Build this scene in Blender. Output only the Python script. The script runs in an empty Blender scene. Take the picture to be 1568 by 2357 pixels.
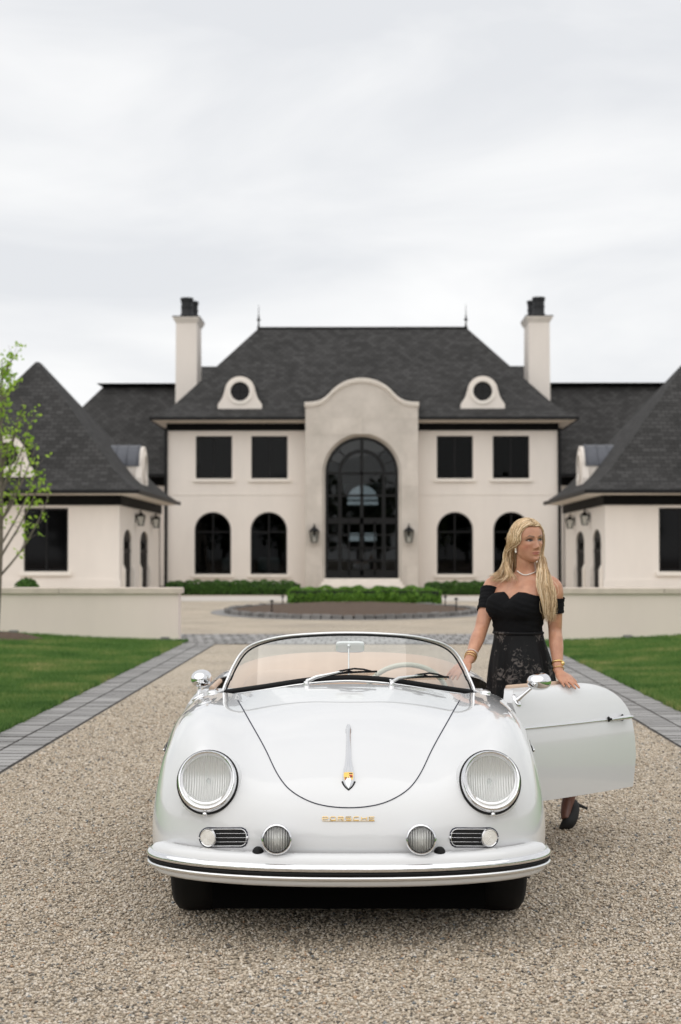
import bpy, math, random
import numpy as np
from mathutils import Vector, Matrix
from mathutils.bvhtree import BVHTree
from mathutils.geometry import tessellate_polygon
random.seed(7)
PI = math.pi
R = math.radians
scene = bpy.context.scene
COL = scene.collection

# ------------------------------------------------------------------ camera
CAMZ = 1.456
F_PX, W_PX, H_PX = 3900.0, 1568.0, 2356.0
cam_data = bpy.data.cameras.new('camera')
cam = bpy.data.objects.new('camera', cam_data)
COL.objects.link(cam)
cam.location = (0, 0, CAMZ)
cam.rotation_euler = (PI/2 + math.atan(102/F_PX), 0, math.atan(49/F_PX))
cam_data.sensor_fit = 'VERTICAL'
cam_data.sensor_height = 36
cam_data.lens = 36*F_PX/H_PX
cam_data.clip_start = 0.1
cam_data.clip_end = 2000
cam_data.dof.use_dof = True
cam_data.dof.focus_distance = 7.1
cam_data.dof.aperture_fstop = 4.0
scene.camera = cam
CAMR = cam.rotation_euler.to_matrix()

# ------------------------------------------------------------------ world, sun, exposure
SUN_EL, SUN_AZ = 56, 200          # soft sun high behind the photographer
world = bpy.data.worlds.new('World')
scene.world = world
world.use_nodes = True
nt = world.node_tree
nt.nodes.clear()
def N(tree, typ, **kw):
    n = tree.nodes.new(typ)
    for k, v in kw.items():
        setattr(n, k, v)
    return n
wo = N(nt, 'ShaderNodeOutputWorld')
bg = N(nt, 'ShaderNodeBackground')
sky = N(nt, 'ShaderNodeTexSky', sky_type='NISHITA')
sky.sun_disc = False
sky.sun_elevation = R(SUN_EL)
sky.sun_rotation = R(SUN_AZ)
tc = N(nt, 'ShaderNodeTexCoord')
sep = N(nt, 'ShaderNodeSeparateXYZ')
nt.links.new(tc.outputs['Generated'], sep.inputs[0])
mp = N(nt, 'ShaderNodeMapping')
mp.inputs['Scale'].default_value = (1.5, 1.5, 4.2)
mp.inputs['Rotation'].default_value = (0, R(6), 0)
nt.links.new(tc.outputs['Generated'], mp.inputs[0])
n1 = N(nt, 'ShaderNodeTexNoise')
n1.inputs['Scale'].default_value = 2.6
n1.inputs['Detail'].default_value = 7
n1.inputs['Roughness'].default_value = 0.5
n1.inputs['Distortion'].default_value = 0.5
nt.links.new(mp.outputs[0], n1.inputs['Vector'])
cr = N(nt, 'ShaderNodeValToRGB')
cr.color_ramp.elements[0].position = 0.38
cr.color_ramp.elements[0].color = (6.72, 6.85, 7.08, 1)
cr.color_ramp.elements[1].position = 0.66
cr.color_ramp.elements[1].color = (8.5, 8.5, 8.48, 1)
nt.links.new(n1.outputs['Fac'], cr.inputs[0])
mx = N(nt, 'ShaderNodeMix', data_type='RGBA')
mx.inputs['Factor'].default_value = 0.97          # closed cloud deck over the clear-sky model
nt.links.new(sky.outputs[0], mx.inputs['A'])
nt.links.new(cr.outputs[0], mx.inputs['B'])
nt.links.new(mx.outputs['Result'], bg.inputs['Color'])
bg.inputs['Strength'].default_value = 0.105
nt.links.new(bg.outputs[0], wo.inputs[0])

sun_data = bpy.data.lights.new('sun', 'SUN')
sun_data.energy = 1.3
sun_data.angle = R(110)
sun_data.color = (1.0, 0.965, 0.92)
sun = bpy.data.objects.new('sun', sun_data)
COL.objects.link(sun)
_az = R(SUN_AZ)
sd = Vector((math.sin(_az)*math.cos(R(SUN_EL)), math.cos(_az)*math.cos(R(SUN_EL)), math.sin(R(SUN_EL))))
sun.rotation_euler = sd.to_track_quat('Z', 'Y').to_euler()
sun.location = (0, -5, 20)

vs = scene.view_settings
vs.view_transform = 'Standard'
vs.look = 'None'
vs.exposure = 0.19
vs.gamma = 1.0
vs.use_curve_mapping = False
scene.render.engine = 'CYCLES'
scene.cycles.max_bounces = 8
scene.cycles.transparent_max_bounces = 12

# ------------------------------------------------------------------ helpers
def ray(px, py):
    return CAMR @ Vector(((px-W_PX/2)/F_PX, (H_PX/2-py)/F_PX, -1.0))
def at(px, py, Y):
    d = ray(px, py)
    return Vector((0, 0, CAMZ)) + d*(Y/d.y)
def X(px, Y): return at(px, 1280, Y).x
def Z(py, Y): return at(833, py, Y).z

def tag(o, label=None, cat=None, group=None, kind=None):
    if label: o['label'] = label
    if cat: o['category'] = cat
    if group: o['group'] = group
    if kind: o['kind'] = kind
    return o
def empty(name, loc=(0, 0, 0), rz=0, label=None, cat=None, group=None):
    o = bpy.data.objects.new(name, None)
    COL.objects.link(o)
    o.location = loc
    o.rotation_euler = (0, 0, rz)
    o.empty_display_size = 0.2
    return tag(o, label, cat, group)
def attach(o, p, local=False):
    o.parent = p
    if p.type == 'EMPTY' and not local:
        o.matrix_parent_inverse = p.matrix_basis.inverted()
def copy_tree(o, parent=None):
    c = o.copy()
    COL.objects.link(c)
    if parent is not None:
        inv = o.matrix_parent_inverse.copy()
        c.parent = parent
        c.matrix_parent_inverse = inv
    for ch in list(o.children):
        copy_tree(ch, c)
    return c

class MB:
    def __init__(s):
        s.V = []; s.F = []; s.UV = None
    def add(s, vs_, fs):
        b = len(s.V)
        s.V += [tuple(v) for v in vs_]
        s.F += [tuple(b+i for i in f) for f in fs]
        return s
    def box(s, x0, x1, y0, y1, z0, z1):
        return s.add([(x0,y0,z0),(x1,y0,z0),(x1,y1,z0),(x0,y1,z0),(x0,y0,z1),(x1,y0,z1),(x1,y1,z1),(x0,y1,z1)],
                     [(0,3,2,1),(4,5,6,7),(0,1,5,4),(1,2,6,5),(2,3,7,6),(3,0,4,7)])
    def bbox(s, x0, x1, y0, y1, z0, z1, b):          # box with chamfered top edges
        i = b
        return s.add([(x0,y0,z0),(x1,y0,z0),(x1,y1,z0),(x0,y1,z0),(x0,y0,z1-b),(x1,y0,z1-b),(x1,y1,z1-b),(x0,y1,z1-b),
                      (x0+i,y0+i,z1),(x1-i,y0+i,z1),(x1-i,y1-i,z1),(x0+i,y1-i,z1)],
                     [(0,3,2,1),(0,1,5,4),(1,2,6,5),(2,3,7,6),(3,0,4,7),(4,5,9,8),(5,6,10,9),(6,7,11,10),(7,4,8,11),(8,9,10,11)])
    def frus(s, r0, z0, r1, z1):                     # r = (x0,x1,y0,y1)
        a, b, c, d = r0; e, f, g, h = r1
        return s.add([(a,c,z0),(b,c,z0),(b,d,z0),(a,d,z0),(e,g,z1),(f,g,z1),(f,h,z1),(e,h,z1)],
                     [(0,3,2,1),(4,5,6,7),(0,1,5,4),(1,2,6,5),(2,3,7,6),(3,0,4,7)])
    def loft(s, rings, close=True, cap0=False, cap1=False):
        n = len(rings[0]); b = len(s.V)
        for r in rings: s.V += [tuple(v) for v in r]
        m = n if close else n-1
        for i in range(len(rings)-1):
            for j in range(m):
                k = (j+1) % n
                s.F.append((b+i*n+j, b+i*n+k, b+(i+1)*n+k, b+(i+1)*n+j))
        if cap0: s.F.append(tuple(b+j for j in reversed(range(n))))
        if cap1: s.F.append(tuple(b+(len(rings)-1)*n+j for j in range(n)))
        return s
    def tube(s, pts, r, n=8, cap=True, closed=False, flat=1.0, up=None):
        pts = [Vector(p) for p in pts]
        rs = r if isinstance(r, (list, tuple)) else [r]*len(pts)
        rings = []; prev = None
        L = len(pts)
        for i, p in enumerate(pts):
            a = pts[(i-1) % L] if (closed or i > 0) else p
            c = pts[(i+1) % L] if (closed or i < L-1) else p
            t = (c-a).normalized() if (c-a).length > 1e-9 else Vector((0, 0, 1))
            if up is not None: u = Vector(up)
            elif prev is None: u = Vector((0, 0, 1)) if abs(t.z) < 0.9 else Vector((1, 0, 0))
            else: u = prev
            u = (u - t*u.dot(t))
            if u.length < 1e-6: u = Vector((0.3, 0.9, 0.1)) - t*Vector((0.3, 0.9, 0.1)).dot(t)
            u.normalize(); w = t.cross(u); prev = u
            rings.append([p + (u*math.cos(2*PI*k/n) + w*flat*math.sin(2*PI*k/n))*rs[i] for k in range(n)])
        if closed: rings.append(rings[0])
        return s.loft(rings, True, cap and not closed, cap and not closed)
    def lathe(s, prof, c, axis=(0, 0, 1), n=24, squash=None, cap=True):
        ax = Vector(axis).normalized(); c = Vector(c)
        u = Vector((0, 0, 1)) if abs(ax.z) < 0.9 else Vector((1, 0, 0))
        u = (u - ax*u.dot(ax)).normalized(); w = ax.cross(u)
        rings = [[c + ax*h + (u*math.cos(2*PI*k/n) + w*math.sin(2*PI*k/n))*r for k in range(n)] for r, h in prof]
        return s.loft(rings, True, cap and prof[0][0] > 1e-6, cap and prof[-1][0] > 1e-6)
    def superell(s, c, rad, e=0.5, nu=24, nv=14, M=None):
        def sp(v): return math.copysign(abs(v)**e, v)
        rings = []
        for i in range(nv+1):
            a = -PI/2 + PI*i/nv
            ring = []
            for j in range(nu):
                t = 2*PI*j/nu
                p = Vector((sp(math.cos(a))*sp(math.cos(t))*rad[0], sp(math.cos(a))*sp(math.sin(t))*rad[1], sp(math.sin(a))*rad[2]))
                if M is not None: p = M @ p
                ring.append(p + Vector(c))
            rings.append(ring)
        return s.loft(rings, True)
    def prism(s, poly, f0, f1, holes=()):
        """poly/holes: 2-D outlines; f0, f1 map (a,b) to the front and back 3-D positions"""
        loops = [list(poly)] + [list(h) for h in holes]
        flat = [p for l in loops for p in l]
        tris = tessellate_polygon([[Vector((p[0], p[1], 0)) for p in l] for l in loops])
        b = len(s.V); n = len(flat)
        s.V += [tuple(f0(*p)) for p in flat] + [tuple(f1(*p)) for p in flat]
        for t in tris:
            s.F.append((b+t[0], b+t[1], b+t[2])); s.F.append((b+n+t[2], b+n+t[1], b+n+t[0]))
        k = 0
        for l in loops:
            m = len(l)
            for i in range(m):
                j = (i+1) % m
                s.F.append((b+k+i, b+k+j, b+n+k+j, b+n+k+i))
            k += m
        return s
    def build(s, name, mat, parent=None, smooth=None, local=False, slope_uv=False):
        me = bpy.data.meshes.new(name)
        me.from_pydata(s.V, [], s.F)
        if slope_uv:
            uvl = me.uv_layers.new(name='UVMap')
            for p in me.polygons:
                nrm = p.normal
                h = Vector((0, 0, 1)).cross(nrm)
                h = h.normalized() if h.length > 1e-4 else Vector((1, 0, 0))
                t = nrm.cross(h)
                for li in p.loop_indices:
                    co = me.vertices[me.loops[li].vertex_index].co
                    uvl.data[li].uv = (co.dot(h), co.dot(t))
        me.validate()
        if smooth is not None:
            me.polygons.foreach_set('use_smooth', [True]*len(me.polygons))
            if smooth < 180: me.set_sharp_from_angle(angle=R(smooth))
        if mat is not None: me.materials.append(mat)
        o = bpy.data.objects.new(name, me)
        COL.objects.link(o)
        if parent is not None: attach(o, parent, local)
        return o

def fix_normals(o):
    import bmesh
    bm = bmesh.new(); bm.from_mesh(o.data)
    bmesh.ops.recalc_face_normals(bm, faces=bm.faces)
    bm.to_mesh(o.data); bm.free()
    return o

def spline(P, m, closed=False):
    """natural cubic spline through rows of P (n,k); m samples, chord-length parameter"""
    P = np.asarray(P, float); n = len(P)
    d = np.sqrt(((P[1:]-P[:-1])**2).sum(1)) + 1e-6
    return spline_t(P, np.concatenate([[0], np.cumsum(d)]), m)
def spline_t(P, t, m):
    P = np.asarray(P, float); n = len(P)
    h = np.diff(t)
    A = np.zeros((n, n)); B = np.zeros(P.shape)
    A[0, 0] = A[-1, -1] = 1
    for i in range(1, n-1):
        A[i, i-1] = h[i-1]; A[i, i] = 2*(h[i-1]+h[i]); A[i, i+1] = h[i]
        B[i] = 6*((P[i+1]-P[i])/h[i] - (P[i]-P[i-1])/h[i-1])
    M = np.linalg.solve(A, B)
    q = np.linspace(t[0], t[-1], m) if np.isscalar(m) else np.asarray(m)
    i = np.clip(np.searchsorted(t, q, side='right')-1, 0, n-2)
    a = ((t[i+1]-q)/h[i])[:, None]; b = ((q-t[i])/h[i])[:, None]; hh = h[i][:, None]
    return a*P[i] + b*P[i+1] + ((a**3-a)*M[i] + (b**3-b)*M[i+1])*hh*hh/6

# ------------------------------------------------------------------ materials
def mat(name, color, rough=0.6, metal=0.0, spec=0.5, coat=0.0, var=0.0, vscale=8.0, bump=0.0, bscale=40.0, bdist=0.01, sss=0.0, coords='Object', detail=4):
    m = bpy.data.materials.new(name); m.use_nodes = True
    t = m.node_tree; b = t.nodes['Principled BSDF']
    b.inputs['Base Color'].default_value = (*color, 1)
    b.inputs['Roughness'].default_value = rough
    b.inputs['Metallic'].default_value = metal
    b.inputs['Specular IOR Level'].default_value = spec
    b.inputs['Coat Weight'].default_value = coat
    b.inputs['Coat Roughness'].default_value = 0.02
    if sss: 
        b.inputs['Subsurface Weight'].default_value = sss
        b.inputs['Subsurface Scale'].default_value = 0.01
        b.inputs['Subsurface Radius'].default_value = (1.0, 0.4, 0.25)
    if var or bump:
        tcn = N(t, 'ShaderNodeTexCoord')
    if var:
        nz = N(t, 'ShaderNodeTexNoise'); nz.inputs['Scale'].default_value = vscale; nz.inputs['Detail'].default_value = detail
        t.links.new(tcn.outputs[coords], nz.inputs['Vector'])
        mp_ = N(t, 'ShaderNodeMapRange')
        mp_.inputs['From Min'].default_value = 0.25; mp_.inputs['From Max'].default_value = 0.75
        mp_.inputs['To Min'].default_value = 1-var; mp_.inputs['To Max'].default_value = 1+var
        t.links.new(nz.outputs['Fac'], mp_.inputs['Value'])
        ml = N(t, 'ShaderNodeMix', data_type='RGBA', blend_type='MULTIPLY')
        ml.inputs['Factor'].default_value = 1
        ml.inputs['A'].default_value = (*color, 1)
        t.links.new(mp_.outputs[0], ml.inputs['B'])
        t.links.new(ml.outputs['Result'], b.inputs['Base Color'])
    if bump:
        nb = N(t, 'ShaderNodeTexNoise'); nb.inputs['Scale'].default_value = bscale; nb.inputs['Detail'].default_value = 5
        t.links.new(tcn.outputs[coords], nb.inputs['Vector'])
        bn = N(t, 'ShaderNodeBump'); bn.inputs['Strength'].default_value = bump; bn.inputs['Distance'].default_value = bdist
        t.links.new(nb.outputs['Fac'], bn.inputs['Height'])
        t.links.new(bn.outputs[0], b.inputs['Normal'])
    return m
def ramp(t, stops):
    c = N(t, 'ShaderNodeValToRGB')
    e = c.color_ramp.elements
    while len(e) < len(stops): e.new(0.5)
    for i, (p, col) in enumerate(stops):
        e[i].position = p; e[i].color = (*col, 1)
    return c

M = {}
def stucco_mat(name, color):
    m = mat(name, color, 0.85, spec=0.25)
    t = m.node_tree; b = t.nodes['Principled BSDF']
    tcn = N(t, 'ShaderNodeTexCoord')
    mpn = N(t, 'ShaderNodeMapping'); mpn.inputs['Scale'].default_value = (1.0, 1.0, 0.32)
    t.links.new(tcn.outputs['Object'], mpn.inputs[0])
    a = N(t, 'ShaderNodeTexNoise'); a.inputs['Scale'].default_value = 0.9; a.inputs['Detail'].default_value = 6; a.inputs['Roughness'].default_value = 0.65
    t.links.new(mpn.outputs[0], a.inputs['Vector'])
    c = ramp(t, [(0.3, tuple(v*0.945 for v in color)), (0.55, color), (0.75, tuple(min(1, v*1.03) for v in color))])
    t.links.new(a.outputs['Fac'], c.inputs[0])
    t.links.new(c.outputs[0], b.inputs['Base Color'])
    n2 = N(t, 'ShaderNodeTexNoise'); n2.inputs['Scale'].default_value = 55; n2.inputs['Detail'].default_value = 4
    t.links.new(tcn.outputs['Object'], n2.inputs['Vector'])
    bn = N(t, 'ShaderNodeBump'); bn.inputs['Strength'].default_value = 0.35; bn.inputs['Distance'].default_value = 0.006
    t.links.new(n2.outputs['Fac'], bn.inputs['Height']); t.links.new(bn.outputs[0], b.inputs['Normal'])
    return m
M['stucco'] = stucco_mat('stucco', (0.82, 0.755, 0.69))
M['stucco_wall'] = stucco_mat('garden wall stucco', (0.80, 0.69, 0.625))
M['trim'] = mat('cast stone trim', (0.84, 0.78, 0.71), 0.8, var=0.06, vscale=3, bump=0.2, bscale=60, bdist=0.004)
M['coping'] = mat('coping stone', (0.60, 0.515, 0.44), 0.85, var=0.14, vscale=4, bump=0.4, bscale=40, bdist=0.006)
M['limestone'] = mat('limestone ashlar', (0.62, 0.57, 0.51), 0.85, spec=0.25)
def _lime():
    m = M['limestone']; t = m.node_tree; b = t.nodes['Principled BSDF']
    tcn = N(t, 'ShaderNodeTexCoord')
    nz = N(t, 'ShaderNodeTexNoise'); nz.inputs['Scale'].default_value = 0.7; nz.inputs['Detail'].default_value = 8; nz.inputs['Roughness'].default_value = 0.7
    t.links.new(tcn.outputs['Object'], nz.inputs['Vector'])
    c = ramp(t, [(0.28, (0.50, 0.455, 0.40)), (0.5, (0.61, 0.555, 0.495)), (0.72, (0.70, 0.64, 0.575))])
    t.links.new(nz.outputs['Fac'], c.inputs[0])
    oi = N(t, 'ShaderNodeObjectInfo')
    mr = N(t, 'ShaderNodeMapRange'); mr.inputs['To Min'].default_value = 0.93; mr.inputs['To Max'].default_value = 1.05
    t.links.new(oi.outputs['Random'], mr.inputs['Value'])
    ml = N(t, 'ShaderNodeMix', data_type='RGBA', blend_type='MULTIPLY'); ml.inputs['Factor'].default_value = 1
    t.links.new(c.outputs[0], ml.inputs['A']); t.links.new(mr.outputs[0], ml.inputs['B'])
    t.links.new(ml.outputs['Result'], b.inputs['Base Color'])
_lime()
def shingle_mat():
    m = mat('asphalt shingle', (0.06, 0.058, 0.058), 0.9, spec=0.2)
    t = m.node_tree; b = t.nodes['Principled BSDF']
    uv = N(t, 'ShaderNodeUVMap')
    br = N(t, 'ShaderNodeTexBrick')
    br.inputs['Scale'].default_value = 1.0
    br.inputs['Brick Width'].default_value = 0.30; br.inputs['Row Height'].default_value = 0.19
    br.inputs['Mortar Size'].default_value = 0.016; br.inputs['Mortar Smooth'].default_value = 0.4
    br.inputs['Bias'].default_value = -0.1
    br.inputs['Color1'].default_value = (0.038, 0.037, 0.036, 1)
    br.inputs['Color2'].default_value = (0.068, 0.066, 0.065, 1)
    br.inputs['Mortar'].default_value = (0.020, 0.020, 0.020, 1)
    t.links.new(uv.outputs[0], br.inputs['Vector'])
    nz = N(t, 'ShaderNodeTexNoise'); nz.inputs['Scale'].default_value = 0.8; nz.inputs['Detail'].default_value = 4
    t.links.new(uv.outputs[0], nz.inputs['Vector'])
    c = ramp(t, [(0.3, (0.88, 0.88, 0.88)), (0.7, (1.1, 1.1, 1.1))])
    t.links.new(nz.outputs['Fac'], c.inputs[0])
    ml = N(t, 'ShaderNodeMix', data_type='RGBA', blend_type='MULTIPLY'); ml.inputs['Factor'].default_value = 1
    t.links.new(br.outputs['Color'], ml.inputs['A']); t.links.new(c.outputs[0], ml.inputs['B'])
    t.links.new(ml.outputs['Result'], b.inputs['Base Color'])
    # each course overlaps the one below: saw-tooth relief up the slope
    sx = N(t, 'ShaderNodeSeparateXYZ'); t.links.new(uv.outputs[0], sx.inputs[0])
    dv = N(t, 'ShaderNodeMath', operation='DIVIDE'); dv.inputs[1].default_value = 0.19
    t.links.new(sx.outputs['Y'], dv.inputs[0])
    fr = N(t, 'ShaderNodeMath', operation='FRACT'); t.links.new(dv.outputs[0], fr.inputs[0])
    iv = N(t, 'ShaderNodeMath', operation='SUBTRACT'); iv.inputs[0].default_value = 1; t.links.new(fr.outputs[0], iv.inputs[1])
    bn = N(t, 'ShaderNodeBump'); bn.inputs['Strength'].default_value = 0.9; bn.inputs['Distance'].default_value = 0.02
    t.links.new(iv.outputs[0], bn.inputs['Height']); t.links.new(bn.outputs[0], b.inputs['Normal'])
    return m
M['shingle'] = shingle_mat()
M['black'] = mat('black painted metal', (0.005, 0.005, 0.0055), 0.5, spec=0.25)
M['frieze'] = mat('black painted frieze', (0.004, 0.004, 0.004), 0.7, spec=0.15)
M['soffit'] = mat('soffit paint', (0.82, 0.76, 0.69), 0.8)
M['pot'] = mat('blackened chimney pot', (0.018, 0.019, 0.021), 0.5, spec=0.3)
M['zinc'] = mat('dark standing seam metal', (0.10, 0.105, 0.12), 0.42, metal=0.6, var=0.1)
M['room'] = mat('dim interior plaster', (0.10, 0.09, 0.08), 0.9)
M['floorwood'] = mat('dark interior floor', (0.05, 0.035, 0.025), 0.5)
M['chair_white'] = mat('white upholstery', (0.75, 0.73, 0.70), 0.8)
def glass_mat(name, tint=(1, 1, 1), rough=0.0, boost=1.0, f0=0.05):
    m = bpy.data.materials.new(name); m.use_nodes = True
    t = m.node_tree; t.nodes.clear()
    o = N(t, 'ShaderNodeOutputMaterial'); mxs = N(t, 'ShaderNodeMixShader')
    tr = N(t, 'ShaderNodeBsdfTransparent'); tr.inputs[0].default_value = (*tint, 1)
    gl = N(t, 'ShaderNodeBsdfGlossy'); gl.inputs['Roughness'].default_value = rough
    lw = N(t, 'ShaderNodeFresnel'); lw.inputs['IOR'].default_value = 1.5
    mu = N(t, 'ShaderNodeMath', operation='MULTIPLY'); mu.inputs[1].default_value = boost
    mu.use_clamp = True
    ge = N(t, 'ShaderNodeNewGeometry'); io = N(t, 'ShaderNodeMath', operation='MULTIPLY_ADD')      # thin sheet: same reflectance from both sides
    io.inputs[1].default_value = 1/1.5-1.5; io.inputs[2].default_value = 1.5
    t.links.new(ge.outputs['Backfacing'], io.inputs[0]); t.links.new(io.outputs[0], lw.inputs['IOR'])
    t.links.new(lw.outputs[0], mu.inputs[0])
    t.links.new(mu.outputs[0], mxs.inputs[0]); t.links.new(tr.outputs[0], mxs.inputs[1]); t.links.new(gl.outputs[0], mxs.inputs[2])
    t.links.new(mxs.outputs[0], o.inputs[0])
    return m
M['pane'] = glass_mat('window glass', (0.35, 0.38, 0.39), 0.01, 0.3)
M['pane_dark'] = mat('tinted window glass', (0.003, 0.003, 0.0035), 0.04, spec=0.18)
M['pane_door'] = glass_mat('entrance glass', (0.6, 0.63, 0.64), 0.01, 0.8)

def gravel_mat():
    m = mat('pea gravel', (0.4, 0.36, 0.3), 0.85, spec=0.3)
    t = m.node_tree; b = t.nodes['Principled BSDF']
    tcn = N(t, 'ShaderNodeTexCoord')
    v = N(t, 'ShaderNodeTexVoronoi'); v.inputs['Scale'].default_value = 85
    t.links.new(tcn.outputs['Object'], v.inputs['Vector'])
    sx = N(t, 'ShaderNodeSeparateColor'); t.links.new(v.outputs['Color'], sx.inputs[0])
    c = ramp(t, [(0.0, (0.10, 0.09, 0.08)), (0.15, (0.28, 0.235, 0.18)), (0.4, (0.42, 0.355, 0.275)), (0.65, (0.49, 0.42, 0.335)), (0.85, (0.58, 0.515, 0.43)), (1.0, (0.66, 0.61, 0.54))])
    t.links.new(sx.outputs[0], c.inputs[0])
    big = N(t, 'ShaderNodeTexNoise'); big.inputs['Scale'].default_value = 0.55; big.inputs['Detail'].default_value = 5
    t.links.new(tcn.outputs['Object'], big.inputs['Vector'])
    c2 = ramp(t, [(0.3, (0.88, 0.87, 0.86)), (0.7, (1.12, 1.10, 1.06))])
    t.links.new(big.outputs['Fac'], c2.inputs[0])
    ml = N(t, 'ShaderNodeMix', data_type='RGBA', blend_type='MULTIPLY'); ml.inputs['Factor'].default_value = 1
    t.links.new(c.outputs[0], ml.inputs['A']); t.links.new(c2.outputs[0], ml.inputs['B'])
    t.links.new(ml.outputs['Result'], b.inputs['Base Color'])
    bn = N(t, 'ShaderNodeBump'); bn.inputs['Strength'].default_value = 0.8; bn.inputs['Distance'].default_value = 0.008; bn.invert = True
    t.links.new(v.outputs['Distance'], bn.inputs['Height']); t.links.new(bn.outputs[0], b.inputs['Normal'])
    return m
M['gravel'] = gravel_mat()
def pebble_mat():
    m = mat('pebble', (0.4, 0.36, 0.3), 0.75, spec=0.35)
    t = m.node_tree; b = t.nodes['Principled BSDF']
    g = N(t, 'ShaderNodeNewGeometry')
    c = ramp(t, [(0.0, (0.085, 0.08, 0.075)), (0.10, (0.29, 0.24, 0.18)), (0.3, (0.50, 0.415, 0.315)), (0.55, (0.59, 0.505, 0.395)), (0.78, (0.66, 0.58, 0.475)), (0.9, (0.72, 0.66, 0.58)), (0.955, (0.42, 0.27, 0.16)), (0.98, (0.20, 0.22, 0.23))])
    t.links.new(g.outputs['Random Per Island'], c.inputs[0])
    t.links.new(c.outputs[0], b.inputs['Base Color'])
    return m
M['pebble'] = pebble_mat()
def paver_mat(name, lo, hi):
    m = mat(name, hi, 0.85, spec=0.3)
    t = m.node_tree; b = t.nodes['Principled BSDF']
    oi = N(t, 'ShaderNodeObjectInfo'); tcn = N(t, 'ShaderNodeTexCoord')
    nz = N(t, 'ShaderNodeTexNoise'); nz.inputs['Scale'].default_value = 9; nz.inputs['Detail'].default_value = 7
    t.links.new(tcn.outputs['Object'], nz.inputs['Vector'])
    ad = N(t, 'ShaderNodeMath', operation='ADD'); t.links.new(oi.outputs['Random'], ad.inputs[0]); t.links.new(nz.outputs['Fac'], ad.inputs[1])
    mu = N(t, 'ShaderNodeMath', operation='MULTIPLY'); mu.inputs[1].default_value = 0.5; t.links.new(ad.outputs[0], mu.inputs[0])
    c = ramp(t, [(0.15, lo), (0.8, hi)]); t.links.new(mu.outputs[0], c.inputs[0]); t.links.new(c.outputs[0], b.inputs['Base Color'])
    bn = N(t, 'ShaderNodeBump'); bn.inputs['Strength'].default_value = 0.3; bn.inputs['Distance'].default_value = 0.004
    t.links.new(nz.outputs['Fac'], bn.inputs['Height']); t.links.new(bn.outputs[0], b.inputs['Normal'])
    return m
M['paver'] = paver_mat('grey clay paver', (0.20, 0.195, 0.19), (0.36, 0.35, 0.34))
M['cobble'] = paver_mat('granite cobble', (0.10, 0.095, 0.09), (0.24, 0.23, 0.22))
M['joint'] = mat('joint sand and shade', (0.05, 0.045, 0.04), 0.95, var=0.2, vscale=20)
M['concrete'] = mat('pale concrete path', (0.52, 0.48, 0.43), 0.85, var=0.06, vscale=2)
M['soil'] = mat('soil', (0.13, 0.10, 0.07), 0.95, var=0.25, vscale=6)
M['mulch'] = mat('bark mulch', (0.105, 0.068, 0.045), 0.95, var=0.45, vscale=22, bump=1.0, bscale=35, bdist=0.05)
def turf_mat():
    m = mat('turf', (0.05, 0.13, 0.025), 0.8, spec=0.2)
    t = m.node_tree; b = t.nodes['Principled BSDF']; tcn = N(t, 'ShaderNodeTexCoord')
    a = N(t, 'ShaderNodeTexNoise'); a.inputs['Scale'].default_value = 1.1; a.inputs['Detail'].default_value = 6; a.inputs['Roughness'].default_value = 0.7
    t.links.new(tcn.outputs['Object'], a.inputs['Vector'])
    c = ramp(t, [(0.3, (0.04, 0.14, 0.015)), (0.5, (0.075, 0.2, 0.025)), (0.64, (0.13, 0.22, 0.04)), (0.8, (0.26, 0.25, 0.09))])
    t.links.new(a.outputs['Fac'], c.inputs[0]); t.links.new(c.outputs[0], b.inputs['Base Color'])
    return m
M['turf'] = turf_mat()
def leaf_mat(name, a, b_, trans=0.25):
    m = mat(name, a, 0.55, spec=0.3)
    t = m.node_tree; b = t.nodes['Principled BSDF']
    g = N(t, 'ShaderNodeNewGeometry')
    c = ramp(t, [(0.0, a), (1.0, b_)]); t.links.new(g.outputs['Random Per Island'], c.inputs[0]); t.links.new(c.outputs[0], b.inputs['Base Color'])
    o = t.nodes['Material Output']; tl = N(t, 'ShaderNodeBsdfTranslucent'); mxs = N(t, 'ShaderNodeMixShader'); mxs.inputs[0].default_value = trans
    t.links.new(c.outputs[0], tl.inputs[0]); t.links.new(b.outputs[0], mxs.inputs[1]); t.links.new(tl.outputs[0], mxs.inputs[2]); t.links.new(mxs.outputs[0], o.inputs[0])
    return m
M['grass'] = leaf_mat('grass blade', (0.07, 0.155, 0.03), (0.20, 0.29, 0.085), 0.3)
def _patchy():
    t = M['grass'].node_tree; b = t.nodes['Principled BSDF']
    src = b.inputs['Base Color'].links[0].from_socket
    tcn = N(t, 'ShaderNodeTexCoord'); nz = N(t, 'ShaderNodeTexNoise'); nz.inputs['Scale'].default_value = 0.9; nz.inputs['Detail'].default_value = 6; nz.inputs['Roughness'].default_value = 0.65
    t.links.new(tcn.outputs['Object'], nz.inputs['Vector'])
    c = ramp(t, [(0.34, (0.5, 0.68, 0.55)), (0.48, (0.9, 1, 0.9)), (0.57, (1.35, 1.15, 1.2)), (0.68, (2.5, 1.5, 2.2))]); t.links.new(nz.outputs['Fac'], c.inputs[0])
    ml = N(t, 'ShaderNodeMix', data_type='RGBA', blend_type='MULTIPLY'); ml.inputs['Factor'].default_value = 1
    t.links.new(src, ml.inputs['A']); t.links.new(c.outputs[0], ml.inputs['B'])
    for l in list(t.links):
        if l.from_socket == src and l.to_node != ml: 
            ts = l.to_socket; t.links.remove(l); t.links.new(ml.outputs['Result'], ts)
_patchy()
M['box'] = leaf_mat('boxwood leaf', (0.03, 0.085, 0.015), (0.10, 0.21, 0.035), 0.25)
M['boxbright'] = leaf_mat('young boxwood leaf', (0.05, 0.14, 0.015), (0.19, 0.36, 0.045), 0.3)
M['boxcore'] = mat('hedge core', (0.012, 0.022, 0.008), 0.95)
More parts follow.
